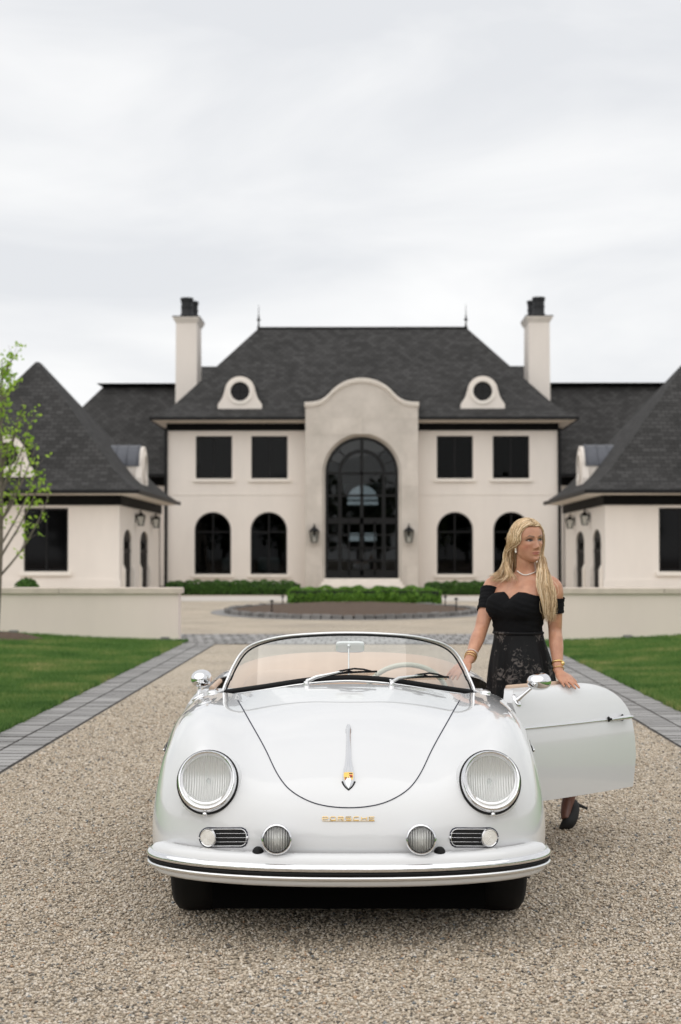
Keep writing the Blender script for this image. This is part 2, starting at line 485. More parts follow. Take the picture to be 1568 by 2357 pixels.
M['leaf'] = leaf_mat('spring leaf', (0.24, 0.42, 0.035), (0.45, 0.62, 0.09), 0.45)
M['wood_leaf'] = leaf_mat('wood leaf', (0.03, 0.06, 0.02), (0.07, 0.10, 0.035), 0.15)
M['bark'] = mat('young bark', (0.17, 0.14, 0.115), 0.9, var=0.3, vscale=18, bump=0.6, bscale=50, bdist=0.01)
M['twig'] = mat('branch bark', (0.12, 0.10, 0.08), 0.9)

# ------------------------------------------------------------------ ground
def sheet(name, pts, z, m, kind='structure'):
    mb = MB(); mb.add([(x, y, z) for x, y in pts], [tuple(range(len(pts)))])
    return tag(mb.build(name, m), kind=kind)
sheet('ground', [(-600, -600), (600, -600), (600, 900), (-600, 900)], -0.03, M['soil'])
EDGE_I, EDGE_O = 2.42, 2.97
driveway = MB()
driveway.add([(-EDGE_I-0.02, -30, 0), (EDGE_I+0.02, -30, 0), (EDGE_I+0.02, 28.05, 0), (-EDGE_I-0.02, 28.05, 0)], [(0, 1, 2, 3)])
driveway = tag(driveway.build('driveway', M['gravel']), kind='structure')
court = MB()
court.add([(-8.7, 31.6, 0.0), (8.7, 31.6, 0.0), (8.7, 77.9, 0.0), (-8.7, 77.9, 0.0)], [(0, 1, 2, 3)])
tag(court.build('forecourt', M['gravel']), kind='structure')
court2 = MB()
court2.add([(-30, 29.4, -0.004), (30, 29.4, -0.004), (30, 62, -0.004), (-30, 62, -0.004)], [(0, 1, 2, 3)])
tag(court2.build('forecourt_bed', M['gravel']), kind='structure')

# loose stones lying on the drive close to the camera
def pebbles():
    rng = np.random.default_rng(3)
    n = 250000
    y = 4.3 + (rng.random(n)**1.15)*15.5
    keepm = rng.random(n) > np.clip((y-10.5)/9.0, 0, 1)**0.9
    y = y[keepm]; n = len(y)
    xh = np.minimum(0.212*y + 0.1, EDGE_I - 0.015)
    x = (rng.random(n)*2-1)*xh
    r = 0.0034 + 0.0044*rng.random(n)**1.8
    r *= 1 + (y-4.3)/22
    base = np.array([(1,0,0),(-1,0,0),(0,1,0),(0,-1,0),(0,0,1),(0,0,-1)], float)
    tri = np.array([(0,2,4),(2,1,4),(1,3,4),(3,0,4),(2,0,5),(1,2,5),(3,1,5),(0,3,5)])
    sc = np.stack([r*(0.8+0.7*rng.random(n)), r*(0.8+0.5*rng.random(n)), r*(0.55+0.35*rng.random(n))], 1)
    P = base[None]*sc[:, None, :]
    P = P + (rng.random((n, 6, 3))-0.5)*r[:, None, None]*0.35
    a = rng.random(n)*2*PI; ca, sa = np.cos(a)[:, None], np.sin(a)[:, None]
    q = np.stack([P[..., 0]*ca - P[..., 1]*sa, P[..., 0]*sa + P[..., 1]*ca, P[..., 2]], -1)
    b = (rng.random(n)-0.5)*0.9; cb, sb = np.cos(b)[:, None], np.sin(b)[:, None]
    q = np.stack([q[..., 0], q[..., 1]*cb - q[..., 2]*sb, q[..., 1]*sb + q[..., 2]*cb], -1)
    q[..., 0] += x[:, None]; q[..., 1] += y[:, None]; q[..., 2] += (0.25*r + 0.003*rng.random(n))[:, None]
    me = bpy.data.meshes.new('loose_gravel')
    me.vertices.add(n*6); me.vertices.foreach_set('co', q.reshape(-1).astype(np.float32))
    f = (tri[None] + 6*np.arange(n)[:, None, None]).reshape(-1)
    me.loops.add(len(f)); me.loops.foreach_set('vertex_index', f.astype(np.int32))
    me.polygons.add(n*8); me.polygons.foreach_set('loop_start', np.arange(0, n*24, 3, dtype=np.int32))
    me.polygons.foreach_set('use_smooth', np.ones(n*8, dtype=bool))
    me.update(); me.validate()
    me.materials.append(M['pebble'])
    o = bpy.data.objects.new('loose_gravel', me); COL.objects.link(o)
    tag(o, 'loose tan and grey gravel covering the drive', kind='stuff')
pebbles()

# paver borders: two rows of bricks either side of the drive, each brick an object
def brick_mesh(name, lx, ly, h, m, b=0.004, side=False):
    mb = MB(); mb.bbox(-lx/2, lx/2, -ly/2, ly/2, -0.05, h, b)
    me = bpy.data.meshes.new(name); me.from_pydata(mb.V, [], mb.F); me.materials.append(m)
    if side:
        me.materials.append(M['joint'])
        for p in me.polygons: p.material_index = 0 if p.normal.z > 0.9 else 1  # sides and chamfers coloured dark for the shade in the sanded joints
    return me
BH = 0.010
for sgn, nm in ((-1, 'left'), (1, 'right')):
    bed = MB()
    xs = sorted((sgn*(EDGE_I), sgn*EDGE_O))
    bed.add([(xs[0], -20, 0.003), (xs[1], -20, 0.003), (xs[1], 28.05, 0.003), (xs[0], 28.05, 0.003)], [(0, 1, 2, 3)])
    bed = tag(bed.build('paver_border', M['joint']), kind='structure')
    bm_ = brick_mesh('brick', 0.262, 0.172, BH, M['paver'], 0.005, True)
    pitch = 0.185
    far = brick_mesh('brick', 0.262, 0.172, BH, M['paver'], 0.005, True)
    k = 0
    y = 9.4
    while y < 27.95:
        for row in (0, 1):
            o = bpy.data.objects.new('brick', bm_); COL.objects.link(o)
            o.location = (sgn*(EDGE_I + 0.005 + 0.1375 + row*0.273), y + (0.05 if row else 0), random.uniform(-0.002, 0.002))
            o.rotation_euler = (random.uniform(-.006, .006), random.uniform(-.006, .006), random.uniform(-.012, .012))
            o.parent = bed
        y += pitch
# cross band of pavers where the drive meets the forecourt
band = MB(); band.add([(-3.6, 28.05, 0.003), (3.6, 28.05, 0.003), (3.6, 31.65, 0.003), (-3.6, 31.65, 0.003)], [(0, 1, 2, 3)])
band = tag(band.build('paver_band', M['joint']), kind='structure')
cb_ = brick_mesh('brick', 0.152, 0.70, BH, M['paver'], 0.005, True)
for r_ in range(5):
    for k in range(43):
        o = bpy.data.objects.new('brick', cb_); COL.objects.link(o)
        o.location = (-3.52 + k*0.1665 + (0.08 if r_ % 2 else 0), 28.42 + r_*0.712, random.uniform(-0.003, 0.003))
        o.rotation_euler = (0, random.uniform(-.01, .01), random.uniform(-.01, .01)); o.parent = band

# lawns: gently mounded away from the drive
def lawn_z(x, y):
    ax = abs(x)
    t = max(0.0, min(1.0, (ax-2.97)/3.5))
    return 0.012 + 0.12*t*t*(3-2*t)*max(0, min(1, (y-8)/14)) + 0.012*math.sin(x*2.1+y*0.7)*t
def lawn(sgn):
    mb = MB(); nx, ny = 26, 40
    rings = []
    for j in range(ny+1):
        y = -20 + (29.05+20)*j/ny
        rings.append([(sgn*(EDGE_O+0.01+ (i/nx)**1.5*22), y, lawn_z(EDGE_O+(i/nx)**1.5*22, y)) for i in range(nx+1)])
    mb.loft(rings, False)
    o = mb.build('lawn', M['turf'], smooth=180); fix_normals(o)
    return tag(o, kind='structure')
lawn(-1); lawn(1)
def blades(sgn, n, label):
    rng = np.random.default_rng(11+sgn)
    y = 10.5 + 18.4*rng.random(n)
    x = EDGE_O - 0.035*rng.random(n)*(0.5+0.5*np.sin(y*3.1)*np.sin(y*7.7)) + rng.random(n)**1.1*np.clip(0.215*y - EDGE_O + 0.35, 0.25, 5)
    z = np.array([lawn_z(a, b) for a, b in zip(x, y)])
    h = 0.035 + 0.03*rng.random(n); w = 0.004 + 0.004*rng.random(n)
    a = rng.random(n)*2*PI; lean = 0.035*rng.random(n); la = rng.random(n)*2*PI
    P = np.zeros((n, 3, 3))
    P[:, 0] = np.stack([x - w*np.cos(a), y - w*np.sin(a), z-0.005], 1)
    P[:, 1] = np.stack([x + w*np.cos(a), y + w*np.sin(a), z-0.005], 1)
    P[:, 2] = np.stack([x + lean*np.cos(la), y + lean*np.sin(la), z+h], 1)
    P[..., 0] *= sgn
    me = bpy.data.meshes.new('grass')
    me.vertices.add(n*3); me.vertices.foreach_set('co', P.reshape(-1).astype(np.float32))
    me.loops.add(n*3); me.loops.foreach_set('vertex_index', np.arange(n*3, dtype=np.int32))
    me.polygons.add(n); me.polygons.foreach_set('loop_start', np.arange(0, n*3, 3, dtype=np.int32))
    me.update(); me.validate(); me.materials.append(M['grass'])
    o = bpy.data.objects.new('grass', me); COL.objects.link(o)
    tag(o, label, kind='stuff')
blades(-1, 110000, 'mown green lawn grass left of the drive')
blades(1, 110000, 'mown green lawn grass right of the drive')

# ------------------------------------------------------------------ foliage helpers
def leaf_cloud(pts, nrm, size, rng, jitter=0.7, aspect=0.6):
    """one quad leaf per point; pts, nrm (n,3)"""
    n = len(pts)
    d = nrm + rng.normal(size=(n, 3))*jitter
    d /= np.linalg.norm(d, axis=1, keepdims=True)+1e-9
    t = rng.normal(size=(n, 3)); t -= d*(t*d).sum(1, keepdims=True); t /= np.linalg.norm(t, axis=1, keepdims=True)+1e-9
    b = np.cross(d, t)
    s = (size*(0.6+0.8*rng.random(n)))[:, None]
    P = np.stack([pts - t*s, pts + b*s*aspect, pts + t*s, pts - b*s*aspect], 1)
    return P
def quads_mesh(name, P, m):
    n = len(P)
    me = bpy.data.meshes.new(name)
    me.vertices.add(n*4); me.vertices.foreach_set('co', P.reshape(-1).astype(np.float32))
    me.loops.add(n*4); me.loops.foreach_set('vertex_index', np.arange(n*4, dtype=np.int32))
    me.polygons.add(n); me.polygons.foreach_set('loop_start', np.arange(0, n*4, 4, dtype=np.int32))
    me.update(); me.validate(); me.materials.append(m)
    o = bpy.data.objects.new(name, me); COL.objects.link(o)
    return o
def hedge(name, x0, x1, y0, y1, h, n, size, m, label, cat, lumps, group=None, seed=1, round_=0.35):
    """clipped hedge: rounded box of leaves over a dark core; lumps = number of separate plants along it"""
    rng = np.random.default_rng(seed)
    cx, cy = (x0+x1)/2, (y0+y1)/2
    root = empty(name, (cx, cy, 0), 0, label, cat, group)
    u = rng.normal(size=(n, 3)); u /= np.abs(u).max(1, keepdims=True)
    p = u*(1 - rng.random((n, 1))**3*0.25)
    nrm = np.sign(u)*(np.abs(u) > 0.98)
    q = np.empty_like(p)
    k = 1 - round_*0.5*(np.abs(p[:, 1:2])**4)*(np.abs(p[:, 2:3])**4)
    q[:, 0] = cx + p[:, 0]*(x1-x0)/2*(1-0.04*np.abs(p[:, 1])**3)
    q[:, 1] = cy + p[:, 1]*(y1-y0)/2*k[:, 0]
    zz = (p[:, 2]+1)/2
    lump = 1 + 0.05*np.sin((q[:, 0]-x0)/(x1-x0)*PI*2*lumps) + 0.05*np.sin((q[:, 0]-x0)*7.3) + rng.normal(size=n)*0.02
    q[:, 2] = zz*h*lump*(1-round_*0.3*np.abs(p[:, 1])**3)
    q[:, 1] = cy + (q[:, 1]-cy)*(0.92+0.12*lump - 0.04)
    q[:, 2] *= 1-0.22*np.abs(p[:, 0])**14
    f = quads_mesh('foliage', leaf_cloud(q, nrm, np.full(n, size), rng, 0.9), m); attach(f, root)
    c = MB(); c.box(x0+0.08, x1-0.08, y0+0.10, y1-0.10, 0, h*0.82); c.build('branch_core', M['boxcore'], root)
    return root
# ------------------------------------------------------------------ house helpers
def arch_outline(x0, x1, z0, ztop, n=20, rise=None):
    r = (x1-x0)/2 if rise is None else rise
    w = (x1-x0)/2; cx = (x0+x1)/2; zs = ztop - r
    pts = [(x0, z0), (x1, z0)]
    for i in range(n+1):
        a = PI*i/n
        pts.append((cx + w*math.cos(a), zs + r*math.sin(a)))
    return pts
def rect_outline(x0, x1, z0, z1): return [(x0, z0), (x1, z0), (x1, z1), (x0, z1)]
def inset(poly, d, arch):
    xs = [p[0] for p in poly]; zs = [p[1] for p in poly]
    x0, x1, z0, z1 = min(xs)+d, max(xs)-d, min(zs)+d, max(zs)-d
    if not arch: return rect_outline(x0, x1, z0, z1)
    return arch_outline(x0, x1, z0, z1, rise=(arch-d if not isinstance(arch, bool) else None))
def plane_y(Y): return lambda a, b: (a, Y, b)
def plane_x(Xc): return lambda a, b: (Xc, a, b)

def window(root, outline, arch, f, depth_sign, Yf, glass='pane', bars=(), frame=0.075, sill=True, sill_over=0.12, name='window', axis='y', sillmat='trim'):
    """window part: black frame ring (+ bars) > pane, sill.  f(c) gives the plane mapping at coordinate c."""
    s = depth_sign
    inner = inset(outline, frame, arch)
    mb = MB(); mb.prism(outline, f(Yf + s*0.13), f(Yf + s*0.20), [inner])
    xs = [p[0] for p in outline]; zs = [p[1] for p in outline]
    x0, x1, z0, z1 = min(xs), max(xs), min(zs), max(zs)
    for (a, b, c, d) in bars:
        mb.prism(rect_outline(a, b, c, d), f(Yf + s*0.135), f(Yf + s*0.195))
    w = mb.build(name, M['black'], root)
    pn = MB(); pn.prism(inset(outline, frame*0.5, arch), f(Yf + s*0.165), f(Yf + s*0.171)); pn.build('pane', M[glass], w)
    if sill:
        sb = MB(); sb.prism(rect_outline(x0-sill_over, x1+sill_over, z0-0.15, z0-0.003), f(Yf - s*0.11), f(Yf + s*0.12)); sb.build('sill', M[sillmat], w)
    return w

HY = 78.0
house = empty('main_house', (0, HY, 0), 0, 'cream stucco two storey mansion with charcoal hipped roof and tall arched entrance', 'house')
def hx(p): return X(p, HY)
def hz(p): return Z(p, HY)
WALL_L, WALL_R = hx(386), hx(1284)
WTOP = hz(975)
bayx0, bayx1 = X(703, 76.85), X(963, 76.85)
upper = [(450.5, 534), (578.5, 662), (1006, 1089), (1135, 1219)]
lower = [(448, 532), (577, 661), (1006, 1089), (1136, 1219)]
def facade(x0, x1, idx):
    holes = [rect_outline(hx(upper[i][0]), hx(upper[i][1]), hz(1101), hz(1003)) for i in idx]
    holes += [arch_outline(hx(lower[i][0]), hx(lower[i][1]), hz(1321), hz(1178)) for i in idx]
    mb = MB(); mb.prism(rect_outline(x0, x1, 0, WTOP), plane_y(HY), plane_y(HY+0.35), holes)
    return mb.build('wall', M['stucco'], house)
facade(WALL_L, bayx0+0.25, (0, 1)); facade(bayx1-0.25, WALL_R, (2, 3))
mb = MB()
mb.box(WALL_L+0.004, WALL_L+0.35, HY+0.352, 94, 0, WTOP); mb.build('side_wall', M['stucco'], house)
mb = MB(); mb.box(WALL_R-0.35, WALL_R-0.004, HY+0.352, 94, 0, WTOP); mb.build('side_wall', M['stucco'], house)
mb = MB()
mb.prism(rect_outline(WALL_L, WALL_R, 0, WTOP), plane_y(94.0), plane_y(94.35),
         [arch_outline(-0.80, 0.90, 3.9, 5.4), rect_outline(-0.75, -0.15, 2.3, 2.75), rect_outline(0.15, 0.8, 2.3, 2.75)])
mb.build('rear_wall', M['stucco'], house)
# rooms behind the glass: left, hall, right
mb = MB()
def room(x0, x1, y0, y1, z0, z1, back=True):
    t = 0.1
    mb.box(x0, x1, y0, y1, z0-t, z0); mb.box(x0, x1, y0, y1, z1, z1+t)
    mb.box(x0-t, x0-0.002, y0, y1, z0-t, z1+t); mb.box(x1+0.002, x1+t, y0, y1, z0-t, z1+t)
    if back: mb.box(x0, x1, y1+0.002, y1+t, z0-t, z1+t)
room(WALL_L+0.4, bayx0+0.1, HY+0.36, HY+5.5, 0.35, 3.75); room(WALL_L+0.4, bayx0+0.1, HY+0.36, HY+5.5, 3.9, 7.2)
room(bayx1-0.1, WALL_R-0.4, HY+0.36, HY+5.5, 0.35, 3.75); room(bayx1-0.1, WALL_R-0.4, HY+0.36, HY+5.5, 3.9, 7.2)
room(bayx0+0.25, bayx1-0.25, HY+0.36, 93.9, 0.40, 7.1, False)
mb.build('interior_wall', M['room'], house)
mb = MB()   # gallery across the hall seen through the entrance glass
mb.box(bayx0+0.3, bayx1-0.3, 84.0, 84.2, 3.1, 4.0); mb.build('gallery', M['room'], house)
mb = MB()
for xx in (-0.95, 0.02, 1.0): mb.box(xx-0.05, xx+0.05, 93.8, 93.9, 1.9, 5.2)
for zz in (2.8, 3.7, 4.55): mb.box(-0.95, 1.05, 93.82, 93.88, zz-0.04, zz+0.04)
rwo = mb.build('rear_window', M['black'], house)
mb = MB(); mb.box(-1.0, 1.1, 93.84, 93.85, 2.0, 5.5); mb.build('pane', M['pane_door'], rwo)
# frieze, string course groove line, plinth
for a, b in ((WALL_L-0.05, bayx0-0.002), (bayx1+0.002, WALL_R+0.05)):
    mb = MB(); mb.box(a, b, HY-0.06, HY-0.003, hz(990.5), hz(974)); mb.build('frieze', M['frieze'], house)
    mb = MB(); mb.box(a, b, HY-0.09, HY-0.061, hz(979), hz(974)-0.003); mb.build('moulding', M['frieze'], house)
for a, b in ((WALL_L-0.06, WALL_L-0.003), (WALL_R+0.003, WALL_R+0.06)):
    mb = MB(); mb.box(a, b, HY-0.002, 94, hz(990.5), hz(974)); mb.build('frieze', M['frieze'], house)
for a, b in ((WALL_L+0.01, bayx0-0.002), (bayx1+0.002, WALL_R-0.01)):
    mb = MB(); mb.box(a, b, HY-0.02, HY-0.003, hz(1139), hz(1136.5)); mb.build('string_course', M['stucco'], house)
# windows
def cross(o, n, z):  # vertical bars n, horizontal bars z
    xs = [p[0] for p in o]; zs = [p[1] for p in o]; x0, x1, z0, z1 = min(xs), max(xs), min(zs), max(zs)
    out = []
    for i in range(1, n):
        c = x0 + (x1-x0)*i/n; out.append((c-0.03, c+0.03, z0+0.06, z1-0.06))
    for c in z: out.append((x0+0.06, x1-0.06, z0+(z1-z0)*c-0.03, z0+(z1-z0)*c+0.03))
    return out
for i in range(4):
    o = rect_outline(hx(upper[i][0]), hx(upper[i][1]), hz(1101), hz(1003))
    window(house, o, False, plane_y, 1, HY, bars=cross(o, 2, ()))
    o = arch_outline(hx(lower[i][0]), hx(lower[i][1]), hz(1321), hz(1178))
    window(house, o, True, plane_y, 1, HY, bars=cross(o, 2, (0.68,)))
# chairs and lamp showing in the ground floor rooms
def inside_chair(x, y, label):
    t = empty('dining_chair', (x, y, 0.35), 0, label, 'chair', 'white chairs inside the ground floor rooms')
    a = MB(); a.superell((x, y, 0.83), (0.24, 0.24, 0.06), 0.5); a.build('seat', M['chair_white'], t, smooth=60)
    a = MB(); a.superell((x, y-0.2, 1.13), (0.24, 0.05, 0.28), 0.5); a.build('backrest', M['chair_white'], t, smooth=60)
    for sx in (-1, 1):
        for sy in (-1, 1):
            a = MB(); a.box(x+sx*0.19-0.02, x+sx*0.19+0.02, y+sy*0.18-0.02, y+sy*0.18+0.02, 0.352, 0.8); a.build('leg', M['black'], t)
inside_chair(hx(603), HY+1.1, 'white chair seen through second arched window from left, left one')
inside_chair(hx(630), HY+1.1, 'white chair seen through second arched window from left, right one')
inside_chair(hx(521), HY+0.9, 'white chair seen at right edge of leftmost arched window')

# entrance bay
BY = 76.85
def bx(p): return X(p, BY)
def bz(p): return Z(p, BY)
ogee = [(-132, 925.5), (-118, 925), (-97, 921), (-82, 912), (-70, 900), (-55, 887), (-40, 878.5), (-20, 872), (0, 870)]
oc = spline([(a, b) for a, b in ogee] + [(-a, b) for a, b in reversed(ogee[:-1])], 61)
OG = [(bx(833+a), bz(b)) for a, b in oc]
outer = [(bayx0, 0.0), (bayx1, 0.0)] + [(min(max(a, bayx0), bayx1), b-0.10) for a, b in reversed(OG)]
door_o = arch_outline(bx(748.5), bx(917.5), bz(1331), bz(1004), 28)
rv = arch_outline(bx(741.5), bx(924.5), bz(1331), bz(997), 28)
mb = MB(); mb.prism(outer, plane_y(BY), plane_y(BY+0.45), [rv])
mb.build('entrance_bay', M['limestone'], house)
mb = MB()  # splayed reveal into the door opening
mb.loft([[(a, BY+0.001, b) for a, b in rv[2:]], [(a, BY+0.30, b) for a, b in door_o[2:]]], False)
for s_ in (0, 1):
    pa, pb = (rv[0], door_o[0]) if s_ == 0 else (rv[1], door_o[1])
    ta, tb = (rv[-1], door_o[-1]) if s_ == 0 else (rv[2], door_o[2])
    mb.add([(pa[0], BY+0.001, pa[1]), (pb[0], BY+0.30, pb[1]), (tb[0], BY+0.30, tb[1]), (ta[0], BY+0.001, ta[1])], [(0, 1, 2, 3)])
mb.build('door_reveal', M['limestone'], house)
for a, b in ((bayx0+0.002, bayx0+0.3), (bayx1-0.3, bayx1-0.002)):
    mb = MB(); mb.box(a, b, BY+0.452, HY+2.6, 0, bz(935)); mb.build('bay_return', M['limestone'], house)
# gable cap: pale moulded coping following the ogee, dark roof behind
mb = MB()
rings = []
for (a, b) in OG: rings.append([(a, BY-0.14, b), (a, BY-0.14, b-0.10), (a, BY-0.05, b-0.22), (a, BY+0.40, b-0.22), (a, BY+0.40, b)])
mb.loft(rings, True, True, True); mb.build('gable_coping', M['trim'], house, smooth=40)
mb = MB()
rings = []
for (a, b) in OG: rings.append([(a*1.012, BY-0.05, b+0.003), (a*1.012, BY-0.05, b+0.07), (a*1.012, 83.5, b+0.07), (a*1.012, 83.5, b+0.003)])
mb.loft(rings, True, True, True); mb.build('gable_roof', M['shingle'], house, slope_uv=True)
# faint ashlar joints: shallow stone slabs standing 4 mm proud of the bay
def slab(x0, x1, z0, z1):
    mb = MB(); g = 0.008
    mb.prism(rect_outline(x0+g, x1-g, z0+g, z1-g), plane_y(BY-0.006), plane_y(BY+0.01)); mb.build('stone_slab', M['limestone'], house)
zc = 0.0
rows = [0.0, 1.05, 1.95, 2.85, 3.75, 4.65, 5.4, 6.15, 6.9]
for i in range(len(rows)-1):
    z0, z1 = rows[i], rows[i+1]
    zs_ = bz(997) - (bx(924.5)-bx(741.5))/2
    rr = (bx(924.5)-bx(741.5))/2
    if z1 < zs_: xi = rr
    else: xi = rr+0.02
    mid = 0.45 if i % 2 else 0.0
    cx = (bayx0+bayx1)/2
    if mid:
        slab(bayx0+0.01, cx-xi-0.02, z0, z1); slab(cx+xi+0.02, bayx1-0.01, z0, z1)
    else:
        slab(bayx0+0.01, bayx0+0.5, z0, z1); slab(bayx0+0.5, cx-xi-0.02, z0, z1)
        slab(cx+xi+0.02, bayx1-0.5, z0, z1); slab(bayx1-0.5, bayx1-0.01, z0, z1)
for (z0, z1, w) in ((7.0, 7.75, 2.5), (7.75, 8.5, 2.5)):
    k = -w
    for e in (-1.35, 0.0, 1.35, w):
        slab((bayx0+bayx1)/2+k, (bayx0+bayx1)/2+e, z0, z1); k = e
# entrance door: black frame with concentric arches, panes
DY = BY+0.31
ed = MB()
dx0, dx1, dz0, dz1 = bx(748.5), bx(917.5), bz(1331), bz(1004)
dcx = (dx0+dx1)/2; zs = dz1-(dx1-dx0)/2
ed.prism(door_o, plane_y(DY), plane_y(DY+0.16), [inset(door_o, 0.13, True)])
rin = (bx(888)-bx(778))/2
ring_o = arch_outline(dcx-rin, dcx+rin, dz0+0.1, zs+rin+0.02, 24); ring_i = arch_outline(dcx-rin+0.17, dcx+rin-0.17, dz0+0.1, zs+rin-0.15, 24)
ed.prism(ring_o, plane_y(DY+0.015), plane_y(DY+0.14), [ring_i])
for (a, b, c, d) in ((dx0+0.1, dx1-0.1, zs-0.06, zs+0.06), (dx0+0.1, dx1-0.1, bz(1142), bz(1137)), (dx0+0.1, dx1-0.1, bz(1205), bz(1191)),
                     (dcx-0.075, dcx+0.075, dz0+0.1, dz1-0.1), (dcx-0.62, dcx-0.55, dz0+0.1, bz(1200)), (dcx+0.55, dcx+0.62, dz0+0.1, bz(1200)),
                     (dx0+0.1, dx1-0.1, bz(1232), bz(1229)), (dx0+0.1, dx1-0.1, bz(1262), bz(1259)), (dx0+0.1, dx1-0.1, bz(1292), bz(1287)), (dx0+0.1, dx1-0.1, dz0+0.05, bz(1312))):
    ed.prism(rect_outline(a, b, c, d), plane_y(DY+0.02), plane_y(DY+0.13))
for ang in (45, 135, 22, 158):
    ca, sa = math.cos(R(ang)), math.sin(R(ang)); r0, r1 = rin-0.05, (dx1-dx0)/2-0.1; w = 0.03
    ed.prism([(dcx+ca*r0-sa*w, zs+sa*r0+ca*w), (dcx+ca*r1-sa*w, zs+sa*r1+ca*w), (dcx+ca*r1+sa*w, zs+sa*r1-ca*w), (dcx+ca*r0+sa*w, zs+sa*r0-ca*w)], plane_y(DY+0.03), plane_y(DY+0.12))
edo = ed.build('entrance_door', M['black'], house)
pn = MB(); pn.prism(inset(door_o, 0.06, True), plane_y(DY+0.075), plane_y(DY+0.08)); pn.build('pane', M['pane_door'], edo)
for sx in (-1, 1):
    hb = MB(); hb.box(dcx+sx*0.13-0.015, dcx+sx*0.13+0.015, DY-0.05, DY-0.02, 1.2, 2.0); hb.box(dcx+sx*0.13-0.012, dcx+sx*0.13+0.012, DY-0.021, DY+0.03, 1.25, 1.28); hb.box(dcx+sx*0.13-0.012, dcx+sx*0.13+0.012, DY-0.021, DY+0.03, 1.92, 1.95)
    hb.build('handle', M['black'], edo)
mb = MB()
for k, (o_, z_) in enumerate(((0.15, bz(1331)), (0.5, bz(1338)), (0.85, bz(1345)))):
    mb.box(dx0-0.05-0.1*k, dx1+0.05+0.1*k, BY-o_-0.3, BY-o_+(0.4 if k == 0 else 0.0)-0.002, 0, z_-0.003)
mb.build('step', M['trim'], house)

# main roof
EV = 7.70
def hip_roof(name, ring_list, parent, m='shingle'):
    mb = MB()
    rr = [[(a, c, z), (b, c, z), (b, d, z), (a, d, z)] for (a, b, c, d, z) in ring_list]
    mb.loft(rr, True, False, True)
    o = mb.build(name, M[m], parent, slope_uv=True)
    return o
ex0, ex1, ey0, ey1 = X(347, 77.1), X(1330, 77.1), 77.1, 95.0
def rg(i, z): return (ex0+i, ex1-i, ey0+i, ey1-i, z)
ridge_i = 0
rx0, rx1, ry = X(594, 82.1), X(1076, 82.1), 82.1
roof = hip_roof('roof', [rg(0, EV+0.10), rg(0.5, EV+0.42), rg(1.05, EV+0.86), (rx0, rx1, ry, 90, Z(755.5, ry))], house)
mb = MB(); mb.box(ex0-0.07, ex1+0.07, ey0-0.09, ey0+0.02, EV-0.03, EV+0.11); mb.box(ex0-0.09, ex0-0.001+0.02, ey0+0.022, ey1, EV-0.03, EV+0.11); mb.box(ex1-0.019, ex1+0.09, ey0+0.022, ey1, EV-0.03, EV+0.11)
mb.build('gutter', M['black'], roof)
mb = MB()   # boxed soffit rising from the frieze to the gutter
r1_ = [(WALL_L-0.07, HY-0.1, hz(974)-0.002), (WALL_R+0.07, HY-0.1, hz(974)-0.002), (WALL_R+0.07, 94.4, hz(974)-0.002), (WALL_L-0.07, 94.4, hz(974)-0.002)]
r2_ = [(ex0+0.02, ey0+0.03, EV-0.02), (ex1-0.02, ey0+0.03, EV-0.02), (ex1-0.02, ey1, EV-0.02), (ex0+0.02, ey1, EV-0.02)]
mb.loft([r1_, r2_], True); mb.build('soffit', M['soffit'], roof)
hip_roof('rear_roof', [(-9.5, 9.5, 86, 93, 8.6), (X(440, 90), X(1232, 90), 89.5, 91.5, Z(845, 90))], house)
mb = MB(); mb.box(rx0-0.03, rx1+0.03, ry-0.06, ry+0.12, Z(755.5, ry)-0.02, Z(755.5, ry)+0.07); mb.build('ridge_cap', M['black'], roof)
for p in (595, 1073.5):
    fx = X(p, ry); zb = Z(755.5, ry)
    mb = MB(); mb.lathe([(0.09, 0), (0.05, 0.12), (0.03, 0.3), (0.035, 0.34), (0.10, 0.42), (0.03, 0.52), (0.05, 0.58), (0.02, 0.66), (0.012, 1.05), (0.002, 1.2)], (fx, ry, zb), n=12)
    mb.build('finial', M['black'], roof, smooth=60)

# chimneys
for sgn in (-1, 1):
    cy0, cy1 = 81.0, 83.3
    xo = X(404, 81.0) if sgn < 0 else X(1267, 81.0)
    xi = xo - sgn*1.0
    a, b = min(xo, xi), max(xo, xi)
    zt = Z(741, 81.0)
    mb = MB(); mb.frus((a-0.03, b+0.03, cy0-0.03, cy1+0.03), 6, (a, b, cy0, cy1), zt)
    ch = mb.build('chimney', M['stucco'], house)
    mb = MB()
    mb.frus((a+0.002, b-0.002, cy0+0.002, cy1-0.002), zt-0.05, (a-0.14, b+0.14, cy0-0.14, cy1+0.14), Z(731.5, 81.0))
    mb.box(a-0.15, b+0.15, cy0-0.15, cy1+0.15, Z(731.5, 81)+0.002, Z(729, 81.0)); mb.build('cap', M['trim'], ch)
    mb = MB(); mb.box(a-0.16, b+0.16, cy0-0.16, cy1+0.16, Z(729, 81)+0.002, Z(729, 81)+0.05); mb.build('flashing', M['black'], ch)
    for k, py in enumerate((81.55, 82.7)):
        zb = Z(729, 81)+0.05
        mb = MB(); mb.lathe([(0.34, 0), (0.32, 0.12), (0.28, 0.2), (0.28, 0.45), (0.30, 0.47), (0.30, 0.52), (0.28, 0.54), (0.28, 0.76), (0.31, 0.79), (0.32, 0.95), (0.26, 0.955), (0.24, 0.6)], ((a+b)/2 - sgn*(0.14*k-0.03), py, zb), n=20)
        mb.build('chimney_pot', M['pot'], ch, smooth=40)

